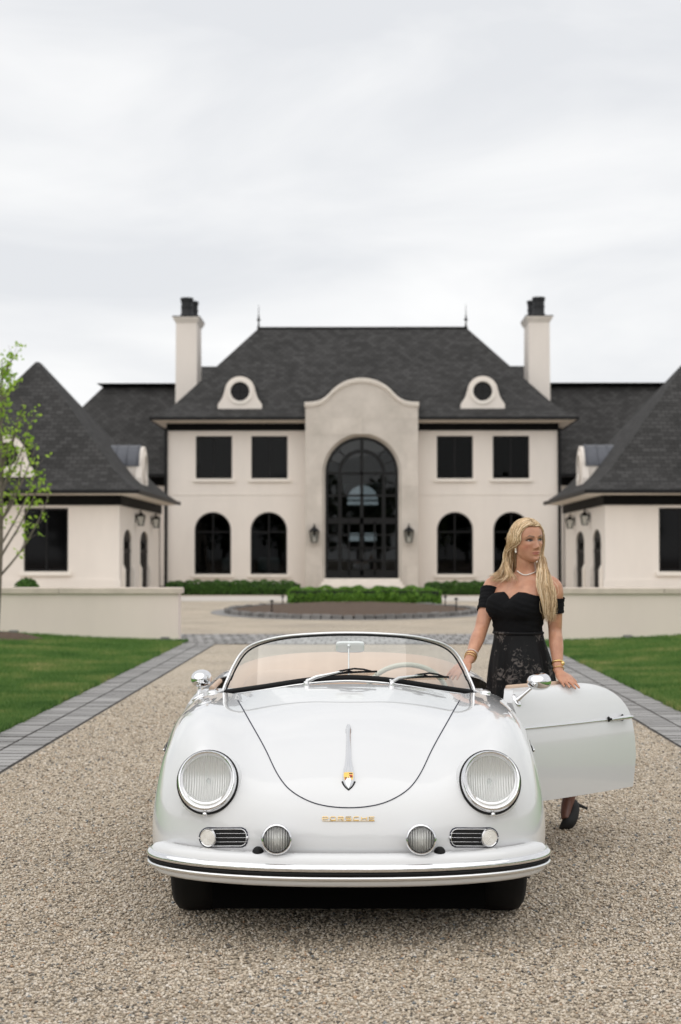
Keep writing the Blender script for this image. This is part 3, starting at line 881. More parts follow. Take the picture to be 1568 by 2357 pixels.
# roof dormers with a round window
def eye_outline(sc=1.0):
    pts = [(-51, 0), (51, 0), (51, 11), (47, 17), (42, 24), (38.5, 32), (37.5, 36)]
    for i in range(1, 20):
        a = R(-4) + (PI+R(8))*i/20
        pts.append((35*math.cos(a), 41+35*math.sin(a)))
    return pts + [(-37.5, 36), (-38.5, 32), (-42, 24), (-47, 17), (-51, 11)]
def circle(cx, cz, r, n=28, rx=1.0): return [(cx + rx*r*math.cos(2*PI*i/n), cz + r*math.sin(2*PI*i/n)) for i in range(n)]
def eye_dormer(parent, xc, z0, Yc, k):
    ol = [(xc+a*k, z0+b*k) for a, b in eye_outline()]
    mb = MB(); mb.prism(ol, plane_y(Yc), plane_y(Yc+0.22), [circle(xc, z0+41*k, 22*k)])
    d = mb.build('dormer', M['stucco'], parent)
    mb = MB(); mb.prism(circle(xc, z0+41*k, 30*k), plane_y(Yc-0.05), plane_y(Yc-0.003), [circle(xc, z0+41*k, 22.5*k)]); mb.build('surround', M['trim'], d, smooth=30)
    mb = MB(); mb.prism([(xc+(p[0]-xc)*1.03, z0+(p[1]-z0)*1.03+0.0) for p in ol], plane_y(Yc+0.03), plane_y(Yc+3.0), [[(xc+(p[0]-xc)*1.001, z0+(p[1]-z0)*1.001) for p in ol]]); mb.build('dormer_roof', M['black'], d)
    mb = MB(); mb.prism(circle(xc, z0+41*k, 22*k), plane_y(Yc+0.10), plane_y(Yc+0.16), [circle(xc, z0+41*k, 19.5*k)])
    mb.box(xc-0.02, xc+0.02, Yc+0.11, Yc+0.15, z0+22*k, z0+60*k); mb.box(xc-19*k, xc+19*k, Yc+0.112, Yc+0.148, z0+41*k-0.02, z0+41*k+0.02)
    mb.build('window', M['black'], d, smooth=30)
    mb = MB(); mb.prism(circle(xc, z0+41*k, 20*k), plane_y(Yc+0.13), plane_y(Yc+0.134)); mb.build('pane', M['pane_dark'], d)
    mb = MB(); mb.box(xc-50*k, xc+50*k, Yc+0.23, Yc+0.3, z0, z0+70*k); 
    return d
for p in (552, 1112): eye_dormer(house, X(p, 77.75), Z(941, 77.75), 77.75, 77.75/3900)
# downpipes at the corners of the main block
for p in (382.5, 1288):
    mb = MB(); xx = X(p, HY); mb.box(xx-0.07, xx+0.07, HY-0.13, HY-0.02, 0.02, hz(990)); mb.box(xx-0.10, xx+0.10, HY-0.16, HY-0.0, hz(990)+0.002, hz(985))
    mb.build('downpipe', M['black'], house)

# set-back side wings of the house
def side_wing(sgn, xout, xtop, label):
    w = empty('house_wing', (sgn*12, 83, 0), 0, label, 'house wing')
    xi = abs(WALL_L if sgn < 0 else WALL_R)+0.01
    def q(a, b): return (min(sgn*a, sgn*b), max(sgn*a, sgn*b))
    mb = MB(); a, b = q(xi, xout); mb.box(a, b, 83.0, 92, 0, 5.3); mb.build('wall', M['stucco'], w)
    mb = MB(); a, b = q(xi, xout+0.06); mb.box(a, b, 82.93, 82.997, 4.92, 5.32); mb.build('frieze', M['frieze'], w)
    ztop = Z(890, 86.6)
    a, b = q(xi-0.5, xout+0.7); c, d = q(xi-0.5, xout+0.2); e, f = q(xi-0.6, xtop)
    rf = hip_roof('roof', [(a, b, 82.2, 93, 5.45), (c, d, 82.9, 92.3, 5.95), (e, f, 86.6, 90.5, ztop)], w)
    mb = MB(); mb.box(a, b, 82.1, 82.24, 5.32, 5.46); mb.build('gutter', M['black'], rf)
    g, h = q(xi-0.6, xtop+0.28)
    mb = MB(); mb.frus((e, f, 86.55, 90.6), ztop-0.02, (g, h, 86.2, 91), Z(881.5, 86.3)); mb.build('ridge_cap', M['black'], rf)
side_wing(-1, 16.5, abs(X(236, 86.6)), 'set back left wing of mansion with dark shingle roof and flat black ridge')
side_wing(1, 19.5, abs(X(1545, 86.6)), 'set back right wing of mansion with dark shingle roof and flat black ridge')

# ------------------------------------------------------------------ garage wings
GE = 8.0
def garage(sgn, label):
    Y0, Y1 = 60.2, 74.0
    g = empty('garage', (sgn*12.4, 61, 0), 0, label, 'garage')
    OV = 0.73
    wx = GE+OV; wy0, wy1 = Y0+OV, Y1-OV
    xo = 16.8
    ez = 3.73; wt = 3.60
    def q(a, b): return (min(sgn*a, sgn*b), max(sgn*a, sgn*b))
    # front wall with window
    if sgn < 0: wa, wb = X(55, wy0), X(157, wy0)
    else: wa, wb = X(1517, wy0), X(1619, wy0)
    wz0, wz1 = Z(1315, wy0), Z(1168.5, wy0)
    a, b = q(wx, xo)
    mb = MB(); mb.prism(rect_outline(a, b, 0, wt), plane_y(wy0), plane_y(wy0+0.3), [rect_outline(wa, wb, wz0, wz1)]); mb.build('wall', M['stucco'], g)
    o = rect_outline(wa, wb, wz0, wz1)
    window(g, o, False, plane_y, 1, wy0, glass='pane_dark', bars=cross(o, 2, ()))
    # court-side wall with two arched carriage doors
    doors = []
    for (p0, p1) in ((284, 303), (322.5, 341.5)):
        doors.append((wx*3900/(833-p0), wx*3900/(833-p1)))
    zt = 2.46
    hol = [arch_outline(u, v, 0.0, zt, 16, 0.45) for u, v in doors]
    mb = MB(); mb.prism(rect_outline(wy0+0.302, wy1, -0.01, wt), plane_x(sgn*wx), plane_x(sgn*(wx+0.3)), [[(p[0], max(p[1], 0.0)) for p in h] for h in hol])
    mb.build('wall', M['stucco'], g)
    for (u, v) in doors:
        oo = arch_outline(u, v, 0.02, zt, 16, 0.45)
        mb = MB(); mb.prism(oo, plane_x(sgn*(wx+0.06)), plane_x(sgn*(wx+0.12)))
        for k in range(1, 4):
            c = u + (v-u)*k/4; mb.box(*q(wx+0.035, wx+0.059), c-0.04, c+0.04, 0.05, zt-0.35)
        for zz in (0.12, 0.9, 1.6): mb.box(*q(wx+0.038, wx+0.058), u+0.03, v-0.03, zz, zz+0.1)
        d = mb.build('carriage_door', M['black'], g)
        mb = MB(); mb.prism(rect_outline(u+0.25, v-0.25, 1.75, 2.0), plane_x(sgn*(wx+0.05)), plane_x(sgn*(wx+0.056))); mb.build('pane', M['pane_dark'], d)
        # stone plinth blocks each side
        for c in (u-0.17, v+0.17):
            mb = MB(); mb.box(*q(wx-0.09, wx-0.003), c-0.14, c+0.14, 0, 0.95); mb.frus((*q(wx-0.09, wx-0.003), c-0.14, c+0.14), 0.951, (*q(wx-0.02, wx-0.003), c-0.11, c+0.11), 1.15)
            mb.build('pilaster_base', M['trim'], g)
    mb = MB(); a, b = q(wx, xo); mb.box(a, b, wy1-0.3, wy1-0.002, 0, wt)
    a, b = q(xo-0.3, xo); mb.box(a, b, wy0+0.31, wy1-0.31, 0, wt); mb.build('rear_wall', M['stucco'], g)
    # plinth along the front
    a, b = q(wx-0.05, xo); mb = MB(); mb.box(a, b, wy0-0.05, wy0-0.003, 0, 0.62); mb.build('plinth', M['stucco'], g)
    # frieze
    mb = MB(); a, b = q(wx-0.06, xo); mb.box(a, b, wy0-0.07, wy0-0.003, 3.30, 3.66)
    a, b = q(wx-0.07, wx-0.003); mb.box(a, b, wy0-0.002, wy1, 3.30, 3.66); mb.build('frieze', M['frieze'], g)
    # roof
    xc = 12.42
    def rq(i, z): a, b = q(GE+i, 2*xc-GE-i); return (a, b, Y0+i, Y1-i, z)
    half = xc-GE
    zt2 = 1.456 + (1280-831)*(Y0+half)/3900
    rf = hip_roof('roof', [rq(0, ez+0.09), rq(0.45, ez+0.40), rq(0.95, ez+0.85), (*q(xc-0.06, xc+0.06), Y0+half-0.06, Y0+half+0.5, zt2)], g)
    mb = MB(); a, b = q(GE-0.08, 2*xc-GE); mb.box(a, b, Y0-0.09, Y0+0.02, ez-0.04, ez+0.10)
    a, b = q(GE-0.09, GE+0.02); mb.box(a, b, Y0+0.022, Y1, ez-0.04, ez+0.10); mb.build('gutter', M['black'], rf)
    mb = MB()
    a, b = q(wx-0.08, 2*xc-wx); c, d = q(GE+0.02, 2*xc-GE)
    mb.loft([[(a, wy0-0.08, 3.655), (b, wy0-0.08, 3.655), (b, wy1+0.08, 3.655), (a, wy1+0.08, 3.655)], [(c, Y0+0.03, ez-0.03), (d, Y0+0.03, ez-0.03), (d, Y1, ez-0.03), (c, Y1, ez-0.03)]], True)
    mb.build('soffit', M['soffit'], rf)
    # barrel dormer facing the court
    yc, hw = 67.2, 1.0
    fx = 8.62; zb, zt3 = 4.28, 5.82
    r = hw*0.82; zsn = zt3-r
    ol = [(yc-hw, zb), (yc+hw, zb), (yc+hw, zb+0.25), (yc+hw*0.9, zb+0.5)] + [(yc+r*math.cos(PI*i/14), zsn+r*math.sin(PI*i/14)) for i in range(15)] + [(yc-hw*0.9, zb+0.5), (yc-hw, zb+0.25)]
    mb = MB(); mb.prism(ol, plane_x(sgn*fx), plane_x(sgn*(fx+0.25)), [circle(yc, zsn-0.02, 0.50, rx=0.85)]); dm = mb.build('dormer', M['stucco'], g)
    mb = MB(); mb.prism(circle(yc, zsn-0.02, 0.62, rx=0.88), plane_x(sgn*(fx-0.05)), plane_x(sgn*(fx-0.003)), [circle(yc, zsn-0.02, 0.505, rx=0.85)]); mb.build('surround', M['trim'], dm)
    mb = MB(); mb.prism(circle(yc, zsn-0.02, 0.52, rx=0.87), plane_x(sgn*(fx+0.1)), plane_x(sgn*(fx+0.16))); mb.build('pane', M['pane_dark'], dm)
    mb = MB(); a, b = q(fx+0.252, 11.5); mb.box(a, b, yc-r, yc+r, zb, zsn); mb.build('cheek', M['stucco'], dm)
    mb = MB()
    R1 = r+0.05
    rings = [[(sgn*xx, yc+R1*math.cos(PI*i/16), zsn+R1*math.sin(PI*i/16)) for i in range(17)] for xx in (fx+0.12, 11.6)]
    mb.loft(rings, False)
    for xx in np.arange(fx+0.2, 11, 0.42):
        mb.tube([(sgn*xx, yc+(R1+0.012)*math.cos(PI*i/16), zsn+(R1+0.012)*math.sin(PI*i/16)) for i in range(17)], 0.025, 5)
    mb.build('dormer_roof', M['zinc'], dm, smooth=40)
    eye_dormer(g, sgn*12.78, Z(1097, 60.7), 60.7, 0.0198)
    return g
garage(-1, 'left garage block with steep charcoal pyramid roof behind the young tree')
garage(1, 'right garage block with steep charcoal roof behind the woman')

# ------------------------------------------------------------------ wall lanterns (hung on walls: things of their own)
M['lampglass'] = glass_mat('lantern glass', (0.85, 0.87, 0.86), 0.05)
def lantern(name, loc, rz, h, label, group):
    """front faces -y; origin at the wall behind the lantern's middle"""
    t = empty(name, (0, 0, 0), 0, label, 'lantern', group)
    w0, w1 = h*0.13, h*0.21; z0, z1 = -h*0.36, h*0.14; cy = -h*0.30
    f = MB()
    for sx in (-1, 1):
        for sy in (-1, 1):
            f.tube([(sx*w0, cy+sy*w0, z0), (sx*w1, cy+sy*w1, z1)], h*0.02, 6)
    f.box(-w0-.01, w0+.01, cy-w0-.01, cy+w0+.01, z0-h*0.03, z0); 
    for sx in (-1, 1):
        f.box(sx*w1-h*0.02, sx*w1+h*0.02, cy-w1, cy+w1, z1-h*0.02, z1+h*0.02); f.box(-w1, w1, cy+sx*w1-h*0.02, cy+sx*w1+h*0.02, z1-h*0.019, z1+h*0.019)
    f.build('frame', M['black'], t)
    c = MB(); c.frus((-w1*1.1, w1*1.1, cy-w1*1.1, cy+w1*1.1), z1+h*0.021, (-w1*0.3, w1*0.3, cy-w1*0.3, cy+w1*0.3), z1+h*0.17); c.lathe([(h*0.05, 0), (h*0.05, h*0.06), (h*0.02, h*0.09), (h*0.035, h*0.12), (0.002, h*0.19)], (0, cy, z1+h*0.165), n=10)
    c.build('hood', M['black'], t)
    g = MB(); g.frus((-w0, w0, cy-w0, cy+w0), z0+0.004, (-w1, w1, cy-w1, cy+w1), z1-0.004); g.build('glass', M['lampglass'], t)
    b = MB(); b.lathe([(h*0.035, 0), (h*0.035, h*0.22), (0.004, h*0.24)], (0, cy, z0+h*0.01), n=10); b.build('candle', M['trim'], t)
    k = MB(); k.box(-h*0.06, h*0.06, -0.03, -0.003, -h*0.2, h*0.25); k.tube([(0, -0.02, h*0.2), (0, cy*0.5, h*0.36), (0, cy, z1+h*0.3)], h*0.02, 6); k.build('bracket', M['black'], t)
    t.location = loc; t.rotation_euler = (0, 0, rz)
    return t
lantern('wall_lantern', (X(724, BY), BY, Z(1229, BY)), 0, 1.0, 'black glass lantern on stone bay left of the entrance door', 'lanterns beside the entrance')
lantern('wall_lantern', (X(941, BY), BY, Z(1229, BY)), 0, 1.0, 'black glass lantern on stone bay right of the entrance door', 'lanterns beside the entrance')
gw = GE+0.73
for (p, py, lab) in ((311, 1193, 'black lantern on left garage wall, nearer the photographer'), (347, 1199, 'black lantern on left garage wall, nearer the main house'),
                     (1323, 1201, 'black lantern on right garage wall, nearer the main house'), (1358, 1192, 'black lantern on right garage wall, nearer the photographer')):
    s = -1 if p < 833 else 1
    Yl = gw*3900/abs(833-p)
    lantern('wall_lantern', (s*gw, Yl, Z(py, Yl)), R(90) if s < 0 else R(-90), 0.72, lab, 'lanterns on the garage walls')

# ------------------------------------------------------------------ garden walls with coping stones
def garden_wall(sgn, label):
    Yw = 29.05
    xe = abs(X(411, Yw)) if sgn < 0 else abs(X(1252, Yw))
    w = empty('garden_wall', (sgn*xe, Yw, 0), 0, label, 'garden wall')
    mb = MB()
    a, b = (-20, -xe) if sgn < 0 else (xe, 20)
    mb.box(a, b, Yw, Yw+0.42, -0.05, Z(1366, Yw)); mb.build('wall', M['stucco_wall'], w)
    k = xe-0.05
    z0, z1 = Z(1366, Yw)+0.003, Z(1352.5, Yw)
    while k < 20:
        L = 2.1
        mb = MB(); p, q_ = sorted((sgn*k, sgn*(k+L-0.008))); mb.bbox(p, q_, Yw-0.05, Yw+0.47, z0, z1, 0.012); mb.build('coping_stone', M['coping'], w)
        k += L
garden_wall(-1, 'low cream garden wall with stone coping behind left lawn')
garden_wall(1, 'low cream garden wall with stone coping behind the woman')
# sprinkler heads / cobbles poking out at the wall foot
def stub(px, y, lab):
    x = X(px, y); z = lawn_z(x, y)
    mb = MB(); mb.bbox(x-0.07, x+0.07, y-0.06, y+0.06, z-0.03, z+0.07, 0.01); tag(mb.build('drain_stone', M['cobble']), lab, 'stone')
stub(33, 28.75, 'small square stone at foot of left garden wall beside tree')
stub(381, 28.8, 'small square stone at foot of left garden wall by its end')
stub(1444, 28.8, 'small square stone at foot of right garden wall')

# pale concrete walk along the house
sheet('walkway', [(-8.6, 55), (8.6, 55), (8.6, 61.5), (-8.6, 61.5)], 0.006, M['concrete'])

# ------------------------------------------------------------------ planting island
IX, IYc, IA, IB = -0.28, 44.6, 3.22, 5.5
isl = empty('planting_island', (IX, IYc, 0), 0, 'oval mulch bed edged with grey cobbles in the forecourt', 'planting bed')
ringm = MB()
ringm.loft([[(IX+(IA+e)*math.cos(2*PI*i/96), IYc+(IB+e)*math.sin(2*PI*i/96), 0.008) for i in range(96)] for e in (0.0, 0.45)], True)
tag(ringm.build('paver_ring', M['paver']), kind='structure')
mb = MB(); nr = 14
rings = []
rng = np.random.default_rng(5)
for k in range(nr+1):
    t = k/nr
    rings.append([(IX+(IA-0.1)*(1-t)*math.cos(2*PI*i/72), IYc+(IB-0.1)*(1-t)*math.sin(2*PI*i/72), 0.06+0.16*(1-(1-t)**2)+0.02*rng.random()) for i in range(72)])
mb.loft(rings, True); fix_normals(mb.build('mulch', M['mulch'], isl, smooth=180))
cbm = brick_mesh('cobble', 0.225, 0.16, 0.115, M['cobble'], 0.015)
s_acc = 0; prev = None; ncob = 0
for i in range(4000):
    a = 2*PI*i/4000
    p = Vector((IX+IA*math.cos(a), IYc+IB*math.sin(a), 0))
    if prev is None or (p-prev).length >= 0.245:
        o = bpy.data.objects.new('cobble', cbm); COL.objects.link(o)
        o.location = (p.x, p.y, random.uniform(-0.012, 0.008))
        o.rotation_euler = (random.uniform(-.05, .05), random.uniform(-.05, .05), math.atan2(IB*math.cos(a), -IA*math.sin(a)) + random.uniform(-.06, .06))
        o.scale = (random.uniform(0.9, 1.02), random.uniform(0.85, 1.1), random.uniform(0.9, 1.1))
        attach(o, isl); prev = p
hedge('island_hedge', X(664, 49.8), X(1014, 49.8), 49.0, 50.3, Z(1352, 49.4), 26000, 0.034, M['boxbright'], 'bright green clipped boxwood hedge on the mulch island', 'hedge', 9, seed=4, round_=0.6)
hedge('house_hedge', X(384, 64), X(690, 64), 63.6, 64.6, Z(1337, 64), 20000, 0.035, M['box'], 'dark clipped hedge left of the entrance', 'hedge', 14, seed=6)
hedge('house_hedge', X(978, 64), X(1284, 64), 63.6, 64.6, Z(1339, 64), 20000, 0.035, M['box'], 'dark clipped hedge right of the entrance', 'hedge', 14, seed=8)
# clipped ball shrub behind the left wall
bp = at(62, 1351, 36.0)
sh = empty('ball_shrub', (bp.x, 36, 0), 0, 'small round boxwood just above left garden wall', 'shrub')
rng = np.random.default_rng(9); u = rng.normal(size=(4000, 3)); u /= np.linalg.norm(u, axis=1, keepdims=True)
pp = u*np.array([0.30, 0.30, 0.36])*(0.8+0.25*rng.random((4000, 1))) + np.array([bp.x, 36, 0.62])
attach(quads_mesh('foliage', leaf_cloud(pp, u, np.full(4000, 0.03), rng), M['box']), sh)
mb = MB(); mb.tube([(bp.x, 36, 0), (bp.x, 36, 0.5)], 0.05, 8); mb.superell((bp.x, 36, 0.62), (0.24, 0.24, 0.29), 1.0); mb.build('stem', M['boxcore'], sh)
# path lights in the bed
for (px_, y0_, y1_, lab) in ((626, 1381, 1406, 'short dark path light at left in the mulch bed'), (651, 1371, 1388, 'short pale path light by left end of bright hedge'),
                         (1025, 1371, 1393, 'short pale path light by right end of bright hedge'), (1050, 1376, 1402, 'short dark path light at right in the mulch bed')):
    Yp = 1.33*3900/(y1_-1280)
    xx = X(px_, Yp); zt = Z(y0_, Yp)
    t = empty('path_light', (xx, Yp, 0.1), 0, lab, 'path light', 'path lights in the mulch bed')
    mb = MB(); mb.tube([(xx, Yp, 0.05), (xx, Yp, zt-0.03)], 0.016, 8); mb.build('stake', M['black'], t)
    mb = MB(); mb.lathe([(0.02, 0), (0.055, 0.012), (0.045, 0.04), (0.015, 0.06)], (xx, Yp, zt-0.05), n=14); mb.build('lamp_head', M['black'], t, smooth=40)

# ------------------------------------------------------------------ young trees
def sapling(base, seed, label, lean, hero=False):
    rng = random.Random(seed); nrg = np.random.default_rng(seed)
    t = empty('young_tree', base, 0, label, 'tree', 'young trees on the lawns')
    B = Vector(base)
    H = 4.55
    trunk = [B + Vector((lean*s*0.35 + 0.03*math.sin(s*5), 0.02*math.sin(s*4), H*s)) for s in np.linspace(0, 1, 14)]
    mb = MB(); mb.tube(trunk, [0.042*(1-s)**0.8+0.006 for s in np.linspace(0, 1, 14)], 9)
    br = []
    spec = []
    if hero:
        spec = [(0.22, (1.0, 0.1), 1.75, 0.95), (0.33, (0.95, -0.3), 1.45, 1.15), (0.42, (1.0, 0.2), 1.3, 1.25), (0.52, (0.9, -0.2), 1.2, 1.4), (0.62, (1.0, 0.1), 1.05, 1.5)]
    n = 17
    for i in range(n):
        s = 0.30 + 0.66*i/n + rng.uniform(-.02, .02)
        a = i*2.4 + rng.uniform(-.4, .4)
        L = (1.35*(1-s)+0.35)*rng.uniform(0.8, 1.15)
        spec.append((s, (math.cos(a), math.sin(a)), L, rng.uniform(1.6, 2.3)))
    tips = []
    for (s, d, L, rise) in spec:
        p0 = B + Vector((lean*s*0.35 + 0.03*math.sin(s*5), 0.02*math.sin(s*4), H*s))
        dv = Vector((d[0], d[1], rise)).normalized()
        pts = [p0]; cur = dv.copy()
        for k in range(7):
            cur = (cur + Vector((rng.uniform(-.1, .1), rng.uniform(-.1, .1), 0.09))).normalized()
            pts.append(pts[-1] + cur*L/7)
        mb.tube(pts, [0.018*(1-k/8)+0.003 for k in range(8)], 6)
        for k in range(2, 8):
            tips.append((pts[k], 0.075))
            for q in range(2):
                if rng.random() < 0.75:
                    e = pts[k] + Vector((rng.uniform(-1, 1), rng.uniform(-1, 1), rng.uniform(0.2, 1.2))).normalized()*rng.uniform(0.10, 0.26)
                    mb.tube([pts[k], e], [0.005, 0.002], 4); tips.append((e, 0.085))
    mb.build('trunk', M['bark'], t, smooth=60)
    P = []
    for p, r in tips:
        c = rng.choice((0, 2, 4, 6, 8))
        P.append(np.array(p)[None] + nrg.normal(size=(c, 3))*r*0.55)
    P = np.concatenate(P); nn = nrg.normal(size=P.shape); nn[:, 2] += 0.6
    attach(quads_mesh('crown', leaf_cloud(P, nn, np.full(len(P), 0.033), nrg, 0.5, 0.75), M['leaf']), t)
    return t
tz = lawn_z(-5.8, 27.5)
tb = at(-9, 1466, 27.5)
sapling((tb.x, 27.5, tz), 21, 'slender young tree with bright green new leaves at left edge', 0.32, True)
sapling((6.32, 27.5, tz), 5, 'young tree at right edge, only leaf tips in view', -0.3)
def mulch_ring(x, y, lab):
    mb = MB(); rings = []
    for k in range(7):
        q = k/6
        rings.append([(x+0.75*(1-q)*math.cos(2*PI*i/30)*(1+0.1*math.sin(3*i)), y+0.75*(1-q)*math.sin(2*PI*i/30), lawn_z(x, y)-0.02+0.11*(1-(1-q)**2)+0.02*random.random()) for i in range(30)])
    mb.loft(rings, True); o = mb.build('mulch_mound', M['mulch'], smooth=180); fix_normals(o); tag(o, lab, 'mulch')
mulch_ring(tb.x, 27.5, 'brown mulch mound round the young tree at left edge')
mulch_ring(6.32, 27.5, 'brown mulch mound round the young tree at right edge')

# woodland behind the photographer (seen in reflections only)
def woodland():
    rng = np.random.default_rng(77)
    P = []; nn = []
    mb = MB()
    for i in range(56):
        a = R(178 + 184*i/55 + rng.uniform(-2, 2)); d = 70 + rng.uniform(-8, 14)
        x, y = d*math.cos(a)*1.25, d*math.sin(a)
        h = rng.uniform(9, 14)
        mb.tube([(x, y, 0), (x+rng.uniform(-.5, .5), y, h*0.5), (x, y, h*0.9)], [0.3, 0.2, 0.05], 6)
        m_ = 420
        q = rng.normal(size=(m_, 3)); q /= np.linalg.norm(q, axis=1, keepdims=True)
        q = q*rng.random((m_, 1))**0.4*np.array([3.2, 3.2, h*0.42]) + np.array([x, y, h*0.58])
        P.append(q); nn.append(rng.normal(size=(m_, 3)))
    P = np.concatenate(P); nn = np.concatenate(nn)
    o = quads_mesh('woodland', leaf_cloud(P, nn, np.full(len(P), 0.55), rng, 0.5, 0.8), M['wood_leaf'])
    tag(o, 'belt of trees behind the photographer', kind='stuff')
    o2 = mb.build('woodland_trunks', M['twig']); o2.name = 'trunks'; attach(o2, o)
woodland()
# ------------------------------------------------------------------ car
M['paint'] = mat('ivory white car paint', (0.70, 0.703, 0.71), 0.25, spec=0.4, coat=1.0)
M['chrome'] = mat('chrome', (0.78, 0.78, 0.79), 0.06, metal=1.0)
M['brushed'] = mat('satin alloy', (0.86, 0.86, 0.86), 0.28, metal=1.0)
M['rubber'] = mat('black rubber', (0.006, 0.006, 0.0065), 0.7, spec=0.3)
M['seam'] = mat('dark panel gap', (0.012, 0.015, 0.035), 0.6)
M['lens'] = glass_mat('clear lamp glass', (0.96, 0.97, 0.97), 0.03, 1.3)
def ribbed_lens():
    m = glass_mat('ribbed headlamp glass', (0.985, 0.985, 0.98), 0.05, 0.8)
    t = m.node_tree
    tcn = N(t, 'ShaderNodeTexCoord'); wv = N(t, 'ShaderNodeTexWave', wave_type='BANDS', bands_direction='X')
    wv.inputs['Scale'].default_value = 38; wv.inputs['Distortion'].default_value = 0.3
    t.links.new(tcn.outputs['Object'], wv.inputs['Vector'])
    bn = N(t, 'ShaderNodeBump'); bn.inputs['Strength'].default_value = 0.35; bn.inputs['Distance'].default_value = 0.002
    t.links.new(wv.outputs['Fac'], bn.inputs['Height'])
    for n in t.nodes:
        if n.type in ('BSDF_GLOSSY', 'FRESNEL'): t.links.new(bn.outputs[0], n.inputs['Normal'])
    return m
M['rib'] = ribbed_lens()
def reflector():
    m = mat('lamp reflector', (0.74, 0.745, 0.735), 0.25, metal=0.2, spec=0.6)
    t = m.node_tree; b = t.nodes['Principled BSDF']
    tcn = N(t, 'ShaderNodeTexCoord'); wv = N(t, 'ShaderNodeTexWave', wave_type='BANDS', bands_direction='X')
    wv.inputs['Scale'].default_value = 34; wv.inputs['Distortion'].default_value = 0.6
    t.links.new(tcn.outputs['Object'], wv.inputs['Vector'])
    bn = N(t, 'ShaderNodeBump'); bn.inputs['Strength'].default_value = 0.7; bn.inputs['Distance'].default_value = 0.004
    t.links.new(wv.outputs['Fac'], bn.inputs['Height']); t.links.new(bn.outputs[0], b.inputs['Normal'])
    return m
M['reflector'] = reflector()
M['wind'] = glass_mat('windscreen glass', (0.90, 0.93, 0.92), 0.0, 4.0)
M['tan'] = mat('tan leather', (0.60, 0.44, 0.33), 0.55, var=0.06, vscale=6, bump=0.15, bscale=120, bdist=0.002)
M['cream'] = mat('cream bakelite', (0.72, 0.70, 0.58), 0.25, coat=0.5)
M['gold'] = mat('gilt metal', (0.80, 0.58, 0.25), 0.22, metal=1.0)
M['signal'] = mat('frosted signal lens', (0.80, 0.77, 0.72), 0.12, coat=0.6)
M['dark'] = mat('dark opening', (0.006, 0.006, 0.006), 0.9)
M['under'] = mat('black underseal', (0.003, 0.003, 0.003), 1.0, spec=0.05)
M['redenamel'] = mat('red enamel', (0.55, 0.05, 0.03), 0.25, coat=0.5)
M['yellowenamel'] = mat('gold enamel', (0.85, 0.55, 0.12), 0.28, metal=0.4, coat=0.5)
M['blackenamel'] = mat('black enamel', (0.01, 0.01, 0.01), 0.25, coat=0.5)

CAR_LOC = Vector(((803-833)*7.05/3900, 7.05, 0)); CAR_RZ = math.atan(31/F_PX)
car = empty('convertible_car', CAR_LOC, CAR_RZ, 'white vintage open two seater sports car parked on gravel, facing camera', 'car')
CM = Matrix.Translation(CAR_LOC) @ Matrix.Rotation(CAR_RZ, 4, 'Z'); CMI = CM.inverted()
CAM_L = CMI @ Vector((0, 0, CAMZ))
def lray(px, py): return (CMI.to_3x3() @ ray(px, py)).normalized()

NET = [
 [(0,-.63,.235),(.2,-.625,.235),(.36,-.61,.235),(.47,-.59,.235),(.575,-.55,.235),(.665,-.475,.23),(.72,-.39,.225),(.745,-.34,.21),(.76,-.31,.19)],
 [(0,-.72,.30),(.205,-.715,.30),(.37,-.698,.30),(.485,-.664,.30),(.595,-.612,.30),(.688,-.525,.295),(.742,-.42,.285),(.767,-.34,.26),(.777,-.30,.20)],
 [(0,-.738,.40),(.21,-.733,.40),(.375,-.714,.40),(.49,-.687,.403),(.60,-.637,.403),(.695,-.545,.40),(.754,-.42,.37),(.780,-.32,.33),(.788,-.25,.21)],
 [(0,-.718,.485),(.21,-.715,.487),(.375,-.70,.489),(.49,-.676,.494),(.598,-.630,.505),(.696,-.528,.495),(.760,-.39,.455),(.788,-.275,.38),(.795,-.18,.22)],
 [(0,-.665,.558),(.205,-.664,.56),(.365,-.656,.566),(.478,-.640,.584),(.585,-.60,.608),(.691,-.482,.588),(.760,-.325,.53),(.792,-.2,.43),(.80,-.09,.23)],
 [(0,-.56,.628),(.2,-.56,.627),(.35,-.557,.629),(.460,-.557,.662),(.572,-.530,.706),(.682,-.405,.682),(.757,-.23,.605),(.794,-.1,.47),(.802,.02,.24)],
 [(0,-.38,.713),(.2,-.38,.71),(.345,-.38,.703),(.447,-.38,.730),(.562,-.365,.784),(.672,-.27,.757),(.752,-.12,.655),(.795,0,.50),(.803,.13,.24)],
 [(0,-.1,.797),(.2,-.1,.791),(.35,-.1,.777),(.45,-.1,.791),(.562,-.09,.830),(.672,-.04,.803),(.753,.06,.70),(.796,.13,.52),(.806,.25,.24)],
 [(0,.25,.853),(.21,.25,.845),(.37,.26,.821),(.47,.27,.819),(.57,.28,.838),(.672,.3,.82),(.755,.33,.72),(.797,.37,.53),(.807,.42,.24)],
 [(0,.56,.885),(.23,.59,.873),(.40,.66,.847),(.51,.72,.829),(.60,.78,.830),(.69,.8,.81),(.765,.81,.72),(.80,.82,.53),(.807,.82,.24)]]
